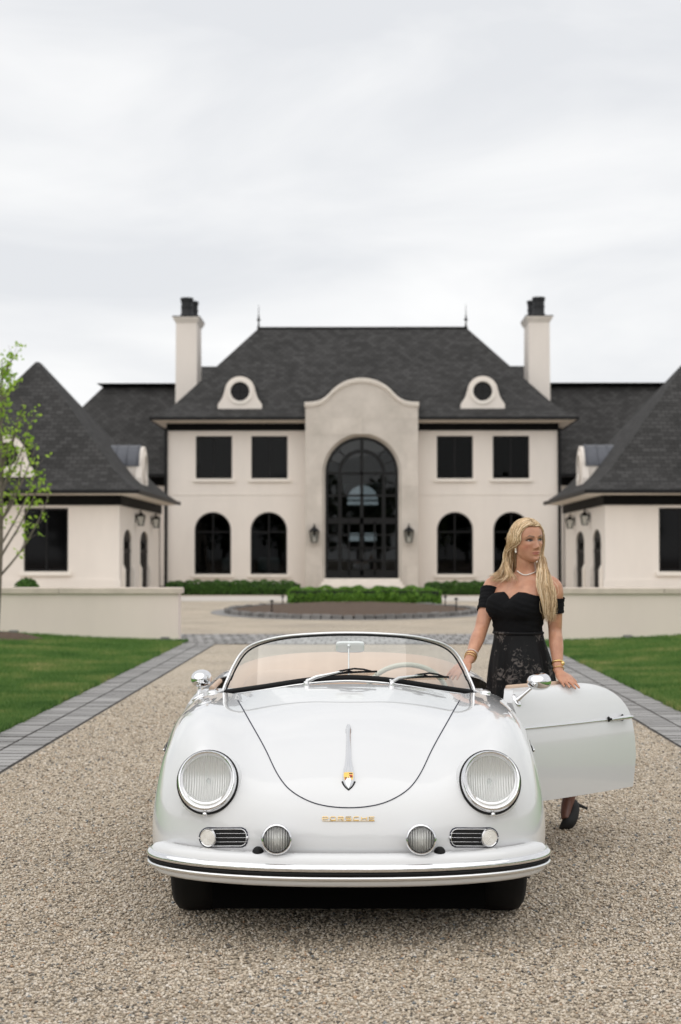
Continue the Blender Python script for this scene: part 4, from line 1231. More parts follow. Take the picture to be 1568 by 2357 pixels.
def surface(net, nu, nv, smooth_it=12):
    net = np.array(net)
    full = np.concatenate([net[:, :0:-1]*np.array([-1, 1, 1]), net], 1)       # mirror to both sides
    # parameters: mean chord lengths
    du = np.sqrt((np.diff(full, axis=1)**2).sum(2)).mean(0); tu = np.concatenate([[0], np.cumsum(du)])
    dv = np.sqrt((np.diff(full, axis=0)**2).sum(2)).mean(1); tv = np.concatenate([[0], np.cumsum(dv)])
    a = np.stack([spline_t(r, tu, nu) for r in full])
    b = np.stack([spline_t(a[:, j], tv, nv) for j in range(nu)], 1)           # (nv, nu, 3)
    for _ in range(smooth_it):
        c = b.copy()
        c[1:-1, 1:-1] = 0.5*b[1:-1, 1:-1] + 0.125*(b[:-2, 1:-1]+b[2:, 1:-1]+b[1:-1, :-2]+b[1:-1, 2:])
        b = c
    return b
def grid_mesh(G, cut=None, Rw=0.36, lamp=None):
    """quads of the grid; faces crossing a wheel-arch circle are clipped along it"""
    nv, nu, _ = G.shape
    V = [Vector(p) for p in G.reshape(-1, 3)]
    def fval(p):
        if not cut or abs(p.x) < 0.3: return 1.0
        r = 1.0
        if abs(p.x) > 0.5: r = min(math.hypot(p.y-cy, p.z-cz)-Rw for cy, cz in cut)
        if lamp is not None and p.y < -0.3:
            for s in (-1, 1):
                v = p - Vector((s*lamp[0], lamp[1], lamp[2])); ax = Vector((s*lamp[3], -1.0, lamp[4])).normalized()
                r = min(r, (v - ax*v.dot(ax)).length - 0.098)
        return r
    fv = [fval(p) for p in V]
    F = []; edge = {}
    for i in range(nv-1):
        for j in range(nu-1):
            f = (i*nu+j, i*nu+j+1, (i+1)*nu+j+1, (i+1)*nu+j)
            s = [fv[k] >= 0 for k in f]
            if all(s): F.append(f); continue
            if not any(s): continue
            poly = []
            for k in range(4):
                a, b = f[k], f[(k+1) % 4]
                if fv[a] >= 0: poly.append(a)
                if (fv[a] >= 0) != (fv[b] >= 0):
                    e = (min(a, b), max(a, b))
                    if e not in edge:
                        t = fv[a]/(fv[a]-fv[b]); edge[e] = len(V); V.append(V[a].lerp(V[b], t))
                    poly.append(edge[e])
            if len(poly) >= 3: F.append(tuple(poly))
    return V, F
G1 = surface(NET, 161, 121)
V1, F1 = grid_mesh(G1, [(0.0, 0.335)], lamp=(0.533, -0.640, 0.612, 0.09, 0.36))
mb = MB(); mb.add(V1, F1); body = mb.build('body', M['paint'], car, smooth=180, local=True)
fix_normals(body)
_full, _ff = grid_mesh(G1)
BV = BVHTree.FromPolygons(_full, _ff)
def hit(px, py):
    d = lray(px, py)
    loc, nrm, i, t = BV.ray_cast(CAM_L, d)
    if loc is None: return None, None
    if nrm.dot(d) > 0: nrm = -nrm
    return loc, nrm
def near(p):
    loc, nrm, i, d = BV.find_nearest(Vector(p))
    if nrm.dot(Vector((0, -0.6, 0.7))) < 0 and abs(loc.x) < 0.7: nrm = -nrm
    return loc, nrm

# rear body: same family of sections turned round, from behind the cockpit to the tail
RN = []
for r_ in range(8):
    RN.append([(p[0]*1.02, 2.06-1.28*p[1], p[2]*(1.0 if r_ < 3 else 1.03)) for p in NET[r_]])
RN.append([(x*1.02, y, z) for x, y, z in [(0,1.72,.86),(.21,1.72,.857),(.37,1.72,.85),(.47,1.71,.845),(.57,1.70,.842),(.67,1.70,.82),(.755,1.70,.72),(.795,1.70,.53),(.805,1.70,.24)]])
G2 = surface(RN, 121, 81)
V2, F2 = grid_mesh(G2, [(2.10, 0.335)])
mb = MB(); mb.add(V2, F2); fix_normals(mb.build('rear_body', M['paint'], car, smooth=180, local=True))
# wheel arches: dark inner wells
for cy in (0.0, 2.10):
    for s in (-1, 1):
        mb = MB()
        mb.loft([[(s*xx, cy+0.365*math.cos(a), 0.335+0.365*math.sin(a)) for a in np.linspace(-0.35, PI+0.35, 24)] for xx in (0.70, 0.45)], False)
        mb.build('wheel_well', M['under'], car, smooth=60, local=True)
mb = MB(); mb.box(-0.52, 0.52, -0.56, 2.75, 0.115, 0.30); mb.box(-0.78, 0.78, 0.42, 1.70, 0.19, 0.25); mb.build('floor_pan', M['under'], car, local=True)  # pan box dropped low to deepen the shade under the car
mb = MB(); mb.box(-0.5, 0.5, -0.50, 0.5, 0.30, 0.55); mb.build('bulkhead', M['under'], car, local=True)

# wheels
def wheel(x, y, s):
    c = (x, y, 0.332)
    t = MB()
    t.lathe([(0.21, -0.095), (0.25, -0.108), (0.30, -0.103), (0.325, -0.085), (0.332, -0.05), (0.332, 0.03), (0.325, 0.065), (0.30, 0.083), (0.25, 0.088), (0.21, 0.075)], c, (s, 0, 0), 48)
    tyre = t.build('wheel', M['rubber'], car, smooth=50, local=True)
    r = MB(); r.lathe([(0.212, 0.07), (0.20, 0.065), (0.185, 0.03), (0.13, 0.045), (0.12, 0.05), (0.0005, 0.05)], c, (s, 0, 0), 36); r.build('rim', M['brushed'], tyre, smooth=50)
    h = MB(); h.lathe([(0.115, 0.051), (0.11, 0.075), (0.07, 0.088), (0.0005, 0.092)], c, (s, 0, 0), 32); h.build('hubcap', M['chrome'], tyre, smooth=60)
for s in (-1, 1): wheel(s*0.628, 0, s); wheel(s*0.630, 2.10, s)

# bonnet panel: 2.5 mm proud of the body inside its seam
SEAM = [(548,1612),(558,1629),(572,1654),(596,1696),(618,1738),(632,1768),(648,1795),(662,1812),(680,1826.5),(702,1839),(726,1848.5),(762,1856),(803,1858.5)]
seam_px = spline(SEAM + [(1606-a, b) for a, b in reversed(SEAM[:-1])], 140)
TOPE = spline([(548,1612),(620,1603),(700,1596),(803,1593.5),(906,1596),(986,1603),(1058,1612)], 80)
nh = len(seam_px)
def row_bounds(k, n):
    t = k/n
    i = t*(nh//2-0.5)
    return i
rows_ = []
NR = 60
L_ = seam_px[:70]; R_ = seam_px[:69:-1]
# ruled between left and right seam halves, plus the curved rear edge
for k in range(70):
    a, b = L_[k], R_[k]
    rows_.append((a, b))
HP = []
for k, (a, b) in enumerate(rows_):
    line = []
    bulge = max(0, 1-k/20.0)
    for j in range(61):
        t = j/60
        px_ = a[0] + (b[0]-a[0])*t; py_ = a[1] + (b[1]-a[1])*t
        py_ -= 18.5*bulge*(1-(2*t-1)**2)
        loc, nrm = hit(px_, py_)
        line.append((loc, nrm))
    HP.append(line)
mb = MB()
def offs(e): return [[l + n*e for l, n in line] for line in HP]
top = offs(0.0026)
mb.loft(top, False)
bonnet = mb.build('bonnet', M['paint'], car, smooth=180, local=True); fix_normals(bonnet)
bpts = [HP[k][0] for k in range(70)] + [HP[69][j] for j in range(0, 61, 6)] + [HP[k][60] for k in range(69, -1, -1)]
edge = [l+n*0.0012 for l, n in bpts]
mb = MB(); mb.tube(edge, 0.0023, 6); mb.build('panel_gap', M['seam'], bonnet, smooth=180)
edge2 = [HP[0][j][0]+HP[0][j][1]*0.0010 for j in range(61)]
mb = MB(); mb.tube(edge2, 0.0014, 6); mb.build('panel_gap', M['seam'], bonnet, smooth=180)

# bonnet handle with crest
def frame_at(px, py):
    l, n = hit(px, py)
    l2, _ = hit(px, py-6); up = (l2-l).normalized(); side = up.cross(n).normalized()
    return l, n, up, side
hp = [(1672, 4.5), (1676, 5.6), (1690, 5.8), (1720, 6.2), (1745, 7.2), (1762, 9.5), (1775, 12.2), (1786, 13.8), (1797, 14.0), (1806, 11), (1813, 6), (1817, 1.5)]
hp = spline(hp, 40)
rings = []
for py_, w in hp:
    l, n, up, side = frame_at(802.5, py_)
    s_ = w/ (F_PX/ (CAM_L-l).length)
    hgt = 0.004 + s_*0.75
    rings.append([l + side*(s_*math.cos(a)) + n*(0.002 + hgt*max(0, math.sin(a))) for a in np.linspace(0, PI, 11)])
mb = MB(); mb.loft(rings, False); hd = mb.build('bonnet_handle', M['chrome'], car, smooth=180, local=True); fix_normals(hd)
# dark gasket under the handle's tip and beside its top
def surf_tube(pts_px, r, lift, name, m, parent):
    pts = []
    for a, b in pts_px:
        l, n = hit(a, b); pts.append(l+n*lift)
    mb = MB(); mb.tube(pts, r, 6); return mb.build(name, m, parent, smooth=180)
surf_tube([(788, 1800), (791, 1806), (796, 1813), (802.5, 1819), (809, 1813), (814, 1806), (817, 1800)], 0.0042, 0.002, 'gasket', M['rubber'], hd)
surf_tube([(797, 1688), (797, 1680), (798.5, 1673)], 0.0014, 0.003, 'gasket', M['seam'], hd)
surf_tube([(808, 1688), (808, 1680), (806.5, 1673)], 0.0014, 0.003, 'gasket', M['seam'], hd)
# crest: enamel shield on the handle's broad end
def crest():
    l, n, up, side = frame_at(802.5, 1796)
    n = (n*0.75 + Vector((0, -1, 0))*0.65).normalized()
    up = (up - n*up.dot(n)).normalized(); side = up.cross(n).normalized()
    if side.x < 0: side = -side
    o = l + n*0.0235 + up*0.001
    k = 0.0170
    sh = [(-.95, 1.2), (-.4, 1.28), (.4, 1.28), (.95, 1.2), (1.0, .4), (.85, -.4), (.5, -1.0), (0, -1.4), (-.5, -1.0), (-.85, -.4), (-1.0, .4)]
    def mp_(d): return lambda a, b: o + side*(a*k) + up*(b*k) + n*d
    c = MB(); c.prism([(a*1.08, b*1.06) for a, b in sh], mp_(0.0), mp_(-0.010)); cr_ = c.build('crest', M['yellowenamel'], hd, smooth=30)
    red = MB(); blk = MB()
    for i, (y0, y1) in enumerate(((0.95, 1.15), (0.5, 0.72), (0.28, 0.45))): (blk if i == 0 else red).prism(rect_outline(0.12, 0.88, y0, y1), mp_(0.0012), mp_(-0.001))
    blk.prism(rect_outline(0.35, 0.9, 0.10, 0.24), mp_(0.0012), mp_(-0.001))
    for i, (y0, y1, w0, w1) in enumerate(((-0.05, 0.1, -.88, -.3), (-0.32, -0.14, -.82, -.2), (-0.55, -0.40, -.72, -.1), (-0.82, -0.64, -.52, -.08), (-1.05, -0.9, -.35, -.05))): (blk if i in (0, 2) else red).prism(rect_outline(w0, w1, y0, y1), mp_(0.0012), mp_(-0.001))
    red.build('red_stripe', M['redenamel'], hd); blk.build('black_stripe', M['blackenamel'], hd)
    c = MB(); c.prism([(a*.27, b*.27+.1) for a, b in sh], mp_(0.0022), mp_(-0.001)); c.build('escutcheon', M['gold'], hd)
    c = MB(); c.tube([mp_(0.003)(-.05, -.05), mp_(0.003)(0, .12), mp_(0.003)(.07, .28)], 0.0009, 5); c.build('horse', M['blackenamel'], hd)
crest()
# lettering across the nose
def lettering():
    glyph = {'P': [[(0,0),(0,1),(.85,1),(1,.85),(1,.55),(.85,.42),(0,.42)]], 'O': [[(.15,0),(.85,0),(1,.15),(1,.85),(.85,1),(.15,1),(0,.85),(0,.15),(.15,0)]],
             'R': [[(0,0),(0,1),(.85,1),(1,.85),(1,.6),(.85,.45),(0,.45)], [(.55,.45),(1,0)]], 'S': [[(0,0),(.85,0),(1,.12),(1,.4),(.85,.5),(.15,.5),(0,.6),(0,.88),(.15,1),(1,1)]],
             'C': [[(1,0),(.15,0),(0,.15),(0,.85),(.15,1),(1,1)]], 'H': [[(0,0),(0,1)], [(1,0),(1,1)], [(0,.5),(1,.5)]], 'E': [[(1,0),(0,0),(0,1),(1,1)], [(0,.5),(.9,.5)]]}
    g = MB()
    x0, x1 = 743, 862; yb, yt = 1887.5, 1880.0
    word = 'PORSCHE'; n = len(word); w = 12.0; step = (x1-x0-w)/(n-1)
    for i, ch in enumerate(word):
        for st in glyph[ch]:
            pts = []
            for a, b in st:
                l, nn = hit(x0+i*step+a*w, yb+(yt-yb)*b); pts.append(l+nn*0.004)
            g.tube(pts, 0.0017, 5)
    pts = []
    for q in np.linspace(x0, x1, 24):
        l, nn = hit(q, 1889.3); pts.append(l+nn*0.0035)
    g.tube(pts, 0.0011, 5)
    tag(g.build('lettering', M['gold'], car, smooth=60, local=True), 'gilt PORSCHE lettering with underline across the nose')
lettering()

# headlights
def headlight(s):
    c = Vector((s*0.533, -0.640, 0.612))
    ax = Vector((s*0.09, -1.0, 0.36)).normalized()
    up = (Vector((0, 0, 1)) - ax*ax.z).normalized(); sd_ = up.cross(ax).normalized()
    def ring(r, h, down=1.0, dz=0.0, n=48):
        out = []
        for k in range(n):
            a = 2*PI*k/n
            v = math.sin(a)*r
            if v < 0: v *= down
            out.append(c + ax*h + sd_*(math.cos(a)*r) + up*(v+dz))
        return out
    b = MB(); b.loft([ring(0.135, -0.12, 1.1), ring(0.124, -0.05, 1.1), ring(0.1175, -0.006, 1.1)], True); nac = b
    b = MB(); b.loft([ring(0.1175, -0.0062, 1.1), ring(0.1185, -0.004, 1.1), ring(0.1155, 0.003, 1.1), ring(0.108, 0.003, 1.1)], True); hl = b.build('headlight', M['rubber'], car, smooth=60, local=True)
    tag(hl, 'round chrome rimmed headlight'); nac.build('nacelle', M['paint'], hl, smooth=60)
    b = MB(); b.loft([ring(0.1125, -0.002, 1.1), ring(0.1125, 0.010, 1.09), ring(0.109, 0.021, 1.08), ring(0.105, 0.026, 1.07), ring(0.1005, 0.025, 1.06), ring(0.0975, 0.020, 1.05), ring(0.096, 0.004, 1.03)], True); b.build('rim', M['chrome'], hl, smooth=60)
    b = MB(); b.loft([ring(0.0975, 0.014, 1.04), ring(0.0925, 0.020, 1.0, 0.003), ring(0.0895, 0.018, 1.0, 0.004), ring(0.088, 0.005, 1.0, 0.004)], True); b.build('inner_ring', M['brushed'], hl, smooth=60)
    prof = [(0.0895, 0.016), (0.082, 0.024), (0.065, 0.033), (0.043, 0.040), (0.02, 0.044), (0.0004, 0.045)]
    b = MB(); b.loft([ring(r, h, 1.0, 0.004) for r, h in prof], True); b.build('lens', M['rib'], hl, smooth=180)
    prof = [(0.090, 0.012), (0.078, -0.006), (0.058, -0.022), (0.035, -0.033), (0.018, -0.038), (0.0004, -0.039)]
    b = MB(); b.loft([ring(r, h, 1.0, 0.004) for r, h in prof], True); b.build('reflector', M['reflector'], hl, smooth=180)
    b = MB(); b.lathe([(0.008, -0.05), (0.008, -0.03), (0.004, -0.024), (0.0004, -0.023)], c + ax*0.012 + up*0.004, ax, 14); b.build('bulb', M['lens'], hl, smooth=60)
    b = MB(); b.lathe([(0.0085, -0.004), (0.0085, 0.012), (0.006, 0.016), (0.0004, 0.017)], c + ax*0.004 - up*0.131, ax, 14); b.build('screw', M['chrome'], hl, smooth=50)
    for a in (50, 218):
        b = MB(); b.lathe([(0.0035, 0), (0.0035, 0.003), (0.0004, 0.004)], c + ax*0.0225 + sd_*(s*0+math.cos(R(a))*0.105) + up*(math.sin(R(a))*0.106), ax, 8); b.build('screw', M['brushed'], hl)
headlight(-1); headlight(1)

# bumper with chrome strip and rubber insert
BP = spline([(0,-.842),(.2,-.834),(.4,-.802),(.55,-.755),(.66,-.692),(.725,-.625),(.755,-.555),(.758,-.48)], 60)
BP = [(-a, b) for a, b in BP[:0:-1]] + [(a, b) for a, b in BP]
def plan_frames():
    out = []
    for i, (a, b) in enumerate(BP):
        p, q = BP[max(i-1, 0)], BP[min(i+1, len(BP)-1)]
        t = Vector((q[0]-p[0], q[1]-p[1], 0)).normalized(); out.append((Vector((a, b, 0)), Vector((t.y, -t.x, 0))))
    return out
PF = plan_frames()
def sweep(sec, name, m, parent, close=True, zoff=0.0, local=False, taper=True):
    rings = []
    for i, (p, n) in enumerate(PF):
        e = min(i, len(PF)-1-i); k = 1.0
        if taper and e < 10: k = math.sqrt(max(0.0, 1-((10-e)/10.0)**2))*0.92+0.08
        rise = 0.012*(abs(p.x)/0.75)**3
        rings.append([p + n*o + Vector((0, 0, 0.300 + (z-0.300)*k + zoff + rise)) for o, z in sec])
    mb = MB(); mb.loft(rings, close, True, True)
    o = mb.build(name, m, parent, smooth=60, local=local); fix_normals(o); return o
bump = sweep([(-.075,.356),(-.045,.366),(-.015,.360),(-.002,.345),(.002,.328),(-.003,.27),(-.008,.256),(-.022,.247),(-.045,.244),(-.06,.25),(-.05,.262),(-.03,.30),(-.05,.345)], 'bumper', M['paint'], car, local=True)
sweep([(-.004,.333),(.004,.332),(.012,.325),(.016,.315),(.013,.307),(-.004,.3055)], 'chrome_strip', M['chrome'], bump, taper=False)
sweep([(-.004,.3055),(.009,.304),(.0125,.3),(.0125,.295),(.008,.2915),(-.004,.2905)], 'rubber_insert', M['rubber'], bump, taper=False)
sweep([(-.004,.2900),(.007,.2905),(.0135,.285),(.013,.279),(.006,.272),(-.004,.269)], 'chrome_strip', M['brushed'], bump, taper=False)
for s in (-1, 1):
    mb = MB(); mb.superell((s*0.335, -0.765, 0.364), (0.022, 0.03, 0.022), 1.0, 14, 8); mb.build('mount_bung', M['rubber'], bump, smooth=60)

# fog lights
for s in (-1, 1):
    c = Vector((s*0.2645, -0.800, 0.418)); ax = Vector((0, -1, 0.10)).normalized()
    mb = MB(); mb.lathe([(0.004, -0.075), (0.03, -0.068), (0.047, -0.045), (0.053, -0.015), (0.0555, 0.002), (0.057, 0.008), (0.0555, 0.016), (0.050, 0.019), (0.0485, 0.014)], c, ax, 36, cap=False)
    fl = mb.build('fog_light', M['chrome'], car, smooth=60, local=True); tag(fl, 'small round chrome fog light above the bumper')
    mb = MB(); mb.lathe([(0.0495, 0.013), (0.042, 0.020), (0.025, 0.026), (0.0004, 0.029)], c, ax, 36); mb.build('lens', M['rib'], fl, smooth=180)
    mb = MB(); mb.lathe([(0.049, 0.010), (0.042, -0.002), (0.028, -0.012), (0.0004, -0.018)], c, ax, 36); mb.build('reflector', M['reflector'], fl, smooth=180)
    mb = MB(); mb.lathe([(0.018, 0), (0.018, 0.004), (0.011, 0.008), (0.010, 0.022)], (c.x, c.y+0.012, 0.358), (0, 0, 1), 16); mb.build('bracket', M['chrome'], fl, smooth=40)
    mb = MB(); mb.lathe([(0.021, -0.004), (0.021, 0.003), (0.012, 0.004)], (c.x, c.y+0.012, 0.357), (0, 0, 1), 18); mb.build('grommet', M['rubber'], fl, smooth=40)

# horn grilles with indicator lamps
def grille(s):
    def px(x): return x if s < 0 else 1606-x
    def pt(x, y, lift):
        l, n = hit(px(x), y); return l+n*lift
    y0, y1 = 1907.5, 1946.0; ym = (y0+y1)/2
    ol = []
    for a in np.linspace(PI/2, 3*PI/2, 14): ol.append((482+19.5*math.cos(a), ym+19.5*math.sin(a)*-1))
    ol += [(540, y1), (556, y1), (563, y1-3), (567, y1-9), (568, ym), (567, y0+9), (563, y0+3), (556, y0), (540, y0)]
    mb = MB()
    mb.loft([[pt(a, (y0+1.5)+(y1-y0-3)*q/8, 0.0030) for q in range(9)] for a in np.linspace(470, 567, 30)], False)
    g = mb.build('horn_grille', M['dark'], car, smooth=180, local=True); fix_normals(g)
    mb = MB(); mb.tube([pt(a, b, 0.004) for a, b in ol], 0.0020, 6, closed=True); mb.build('grille_frame', M['chrome'], g, smooth=180)
    ol2 = [((a-525)*1.045+525, (b-ym)*1.13+ym) for a, b in ol]
    mb = MB(); mb.tube([pt(a, b, 0.001) for a, b in ol2], 0.0026, 6, closed=True); mb.build('gasket', M['seam'], g, smooth=180)
    for b in (ym-9.5, ym, ym+9.5):
        mb = MB(); mb.tube([pt(a, b, 0.007) for a in np.linspace(500, 571, 8)], 0.0009, 6); mb.build('bar', M['chrome'], g, smooth=180)
    l, n = hit(px(570), ym)
    mb = MB(); mb.superell(l+n*0.006, (0.006, 0.006, 0.006), 1.0, 12, 8); mb.build('screw', M['chrome'], g, smooth=180)
    l, n = hit(px(482), ym)
    mb = MB(); mb.lathe([(0.0345, 0.0), (0.0345, 0.010), (0.032, 0.014), (0.029, 0.013)], l, n, 30, cap=False); mb.build('indicator_rim', M['chrome'], g, smooth=50)
    prof = [(0.030, 0.012)]
    for k in range(5):
        r = 0.029-0.0056*k; prof += [(r, 0.0135+0.0016*k), (r-0.0016, 0.0165+0.0016*k), (r-0.0042, 0.0150+0.0016*k)]
    prof += [(0.0004, 0.0215)]
    mb = MB(); mb.lathe(prof, l, n, 30); mb.build('indicator_lens', M['signal'], g, smooth=50)
    for k in (-1, 1):
        mb = MB(); mb.superell(l+n*0.014+Vector((k*0.0315, 0, 0)), (0.003, 0.003, 0.003), 1.0, 8, 6); mb.build('screw', M['chrome'], g, smooth=180)
grille(-1); grille(1)

# windscreen
def wf(x, z): return 0.60 + 1.02*x*x + 0.80*(z-0.86)
def whit(px, py, off=0.0):
    d = lray(px, py)
    lo, hi = 6.0, 11.0
    for _ in range(50):
        m_ = (lo+hi)/2; p = CAM_L + d*m_
        if p.y - wf(p.x, p.z) - off < 0: lo = m_
        else: hi = m_
    return CAM_L + d*lo
FR = [(513,1591),(519,1574),(525,1560),(533,1541),(542.5,1523),(551,1509),(562,1496),(578,1484.5),(600,1475.5),(628,1468),(660,1462.5),(720,1457.5),(765,1455.5),(803,1455)]
FR = spline(FR + [(1606-a, b) for a, b in reversed(FR[:-1])], 121)
LO = spline([(519,1588),(570,1581),(624,1573),(705,1561),(760,1556),(803,1554.5),(846,1556),(901,1561),(982,1573),(1036,1581),(1087,1588)], 81)
mb = MB(); mb.tube([whit(a, b+1.5) for a, b in FR], [0.0085]*121, 10, flat=0.8); wsf = mb.build('windscreen', M['brushed'], car, smooth=60, local=True)
tag(wsf, 'curved windscreen with bright metal frame')
mb = MB(); mb.tube([whit(803+(a-803)*0.978, b+6.0 if b < 1560 else b+2) for a, b in FR], 0.0042, 6); mb.build('gasket', M['rubber'], wsf, smooth=60)
mb = MB(); mb.tube([whit(a, b+5) for a, b in LO], 0.0135, 8, flat=0.8); mb.build('gasket', M['rubber'], wsf, smooth=60)
mb = MB(); mb.tube([whit(a, b+12.5) for a, b in LO], 0.006, 8); mb.build('base_trim', M['brushed'], wsf, smooth=60)
G = []
for px_ in np.concatenate([np.linspace(524, 600, 22), np.linspace(606, 1000, 40), np.linspace(1006, 1082, 22)]):
    q = 803-abs(px_-803)
    iu = np.interp(q, [p[0] for p in FR[:61]], [p[1] for p in FR[:61]]); il = np.interp(px_, LO[:, 0], LO[:, 1])
    G.append([whit(px_, (iu+2)+(il+6-iu-2)*k/10) for k in range(11)])
mb = MB(); mb.loft(G, False); mb.build('glass', M['wind'], wsf, smooth=180)
# side posts run down to the cowl
for s in (-1, 1):
    a = whit(803+s*290, 1591); l, n = near(a)
    mb = MB(); mb.tube([a, l - Vector((0, 0, 0.02))], 0.013, 8); mb.superell(l, (0.026, 0.04, 0.012), 0.8, 14, 8); mb.build('post_foot', M['brushed'], wsf, smooth=60)
# rear view mirror on its rod
a, b = whit(803, 1470, 0.03), whit(803, 1556, 0.03)
mb = MB(); mb.tube([a, b], 0.0032, 8); rm = mb.build('mirror_rod', M['brushed'], car, smooth=60, local=True)
mb = MB(); c = whit(806, 1488, 0.045); mb.superell(c, (0.066, 0.010, 0.0265), 0.35, 24, 12); mb.build('rear_view_mirror', M['brushed'], rm, smooth=50)
mb = MB(); mb.superell(whit(803, 1487, 0.028), (0.009, 0.012, 0.012), 0.8, 12, 8); mb.build('clamp', M['chrome'], rm, smooth=60)
# wipers
for k, (ax_, ay_, bx_, by_, c0, c1, d0, d1) in enumerate(((709, 1570, 790, 1544, 752, 1553, 868, 1545), (898, 1571, 975, 1552, 930, 1560, 1033, 1558))):
    p0 = whit(ax_, ay_, -0.045); p1 = whit(bx_, by_, -0.028)
    l, n = near(p0)
    mb = MB(); mb.lathe([(0.012, -0.006), (0.012, 0.012), (0.009, 0.018)], l, n, 14); mb.tube([l+n*0.014, p0+n*0.012], 0.006, 8); w = mb.build('wiper', M['brushed'], car, smooth=50, local=True)
    mb = MB(); mb.tube([l+n*0.016, p0 + (p1-p0)*0.25 + Vector((0, -0.004, 0.012)), p0 + (p1-p0)*0.6 + Vector((0, -0.002, 0.006)), p1], [0.009, 0.008, 0.0055, 0.004], 8, flat=0.6); mb.build('arm', M['brushed'], w, smooth=60)
    bl0, bl1 = whit(c0, c1, -0.013), whit(d0, d1, -0.013); md = whit((c0+d0)/2, (c1+d1)/2-2, -0.013)
    bl = spline([bl0, md, bl1], 12)
    mb = MB(); mb.tube([Vector(q) for q in bl], 0.0050, 6); mb.build('blade', M['rubber'], w, smooth=60)
    mb = MB()
    mb.tube([Vector(bl[1]), Vector(bl[3])+Vector((0, -0.010, 0.012)), Vector(bl[6])+Vector((0, -0.012, 0.017)), Vector(bl[8])+Vector((0, -0.010, 0.012)), Vector(bl[10])], 0.0042, 6)
    mb.tube([Vector(bl[3]), Vector(bl[5])+Vector((0, -0.006, 0.008)), Vector(bl[6])], 0.003, 5); mb.build('blade_bridge', M['rubber'], w, smooth=60)

# cockpit
mb = MB()
dsh = []
for xx in np.linspace(-0.64, 0.64, 33):
    y0 = wf(xx, 0.86)+0.03; z0 = 0.872-0.09*xx*xx
    dsh.append([(xx, y0-0.05, z0-0.03), (xx, y0+0.04, z0-0.012), (xx, y0+0.10, z0-0.03), (xx, y0+0.13, z0-0.09), (xx, y0+0.12, z0-0.22)])
mb.loft(dsh, False); dash = mb.build('dashboard', M['paint'], car, smooth=60, local=True); fix_normals(dash)
for (xx, r) in ((0.20, 0.045), (0.32, 0.055), (0.44, 0.045)):
    mb = MB(); mb.lathe([(r, -0.02), (r, 0.012), (r*0.9, 0.014), (0.0005, 0.012)], (xx, wf(xx, .86)+0.15, 0.80), (0, 1, 0.2), 20); mb.build('gauge', M['rubber'], dash, smooth=50)
def torus(c, ax, Rr, r, nu=48, nv=10):
    ax = Vector(ax).normalized(); u = (Vector((1, 0, 0)) - ax*ax.x).normalized(); w = ax.cross(u)
    return [Vector(c) + (u*math.cos(2*PI*i/nu) + w*math.sin(2*PI*i/nu))*Rr for i in range(nu)]
swc = Vector((0.275, 1.06, 0.785)); swa = Vector((0, 0.80, 0.55)).normalized()
mb = MB(); mb.tube(torus(swc, swa, 0.195, 0), 0.0125, 10, closed=True); sw = mb.build('steering_wheel', M['cream'], car, smooth=180, local=True)
mb = MB(); mb.lathe([(0.045, -0.03), (0.045, 0.0), (0.03, 0.015), (0.0005, 0.02)], swc, swa, 20); mb.tube([swc, swc-swa*0.3], 0.018, 10); mb.build('hub', M['cream'], sw, smooth=50)
for a in (200, 340):
    u = Vector((1, 0, 0)); w = swa.cross(u); d = u*math.cos(R(a)) - w*math.sin(R(a))
    mb = MB(); mb.tube([swc+d*0.04, swc+d*0.19], 0.006, 8); mb.build('spoke', M['chrome'], sw, smooth=60)
for s in (-1, 1):
    mb = MB(); mb.superell((s*0.31, 1.22, 0.42), (0.235, 0.25, 0.09), 0.45, 24, 14); st = mb.build('seat', M['tan'], car, smooth=180, local=True)
    mb = MB(); mb.superell((s*0.31, 1.50, 0.64), (0.235, 0.085, 0.245), 0.5, 28, 16, Matrix.Rotation(R(-14), 3, 'X')); mb.build('backrest', M['tan'], st, smooth=180)
# tan tonneau over the folded hood behind the seats
rings = []
for yy, hw, zt_, zb_ in ((1.60, .56, .70, .66), (1.63, .61, .855, .70), (1.72, .63, .925, .74), (1.86, .635, .955, .78), (2.02, .62, .945, .80), (2.16, .57, .90, .80), (2.26, .48, .84, .79)):
    rings.append([(hw*math.copysign(abs(math.cos(a))**0.75, math.cos(a)), yy - 0.06*abs(math.cos(a))**3, zb_ + (zt_-zb_)*max(0, math.sin(a))**0.75) for a in np.linspace(0, PI, 41)])
mb = MB(); mb.loft(rings, False, False, False); tn = mb.build('tonneau_cover', M['tan'], car, smooth=180, local=True); fix_normals(tn)
mb = MB(); mb.box(-0.7, 0.7, 0.80, 1.72, 0.251, 0.265); mb.build('carpet', M['tan'], car, local=True)
mb = MB(); mb.box(-0.60, 0.60, 1.64, 1.70, 0.26, 0.72); mb.build('rear_panel', M['tan'], car, local=True)
mb = MB(); mb.box(-0.74, 0.74, 0.70, 0.74, 0.25, 0.76); mb.build('firewall', M['under'], car, local=True)

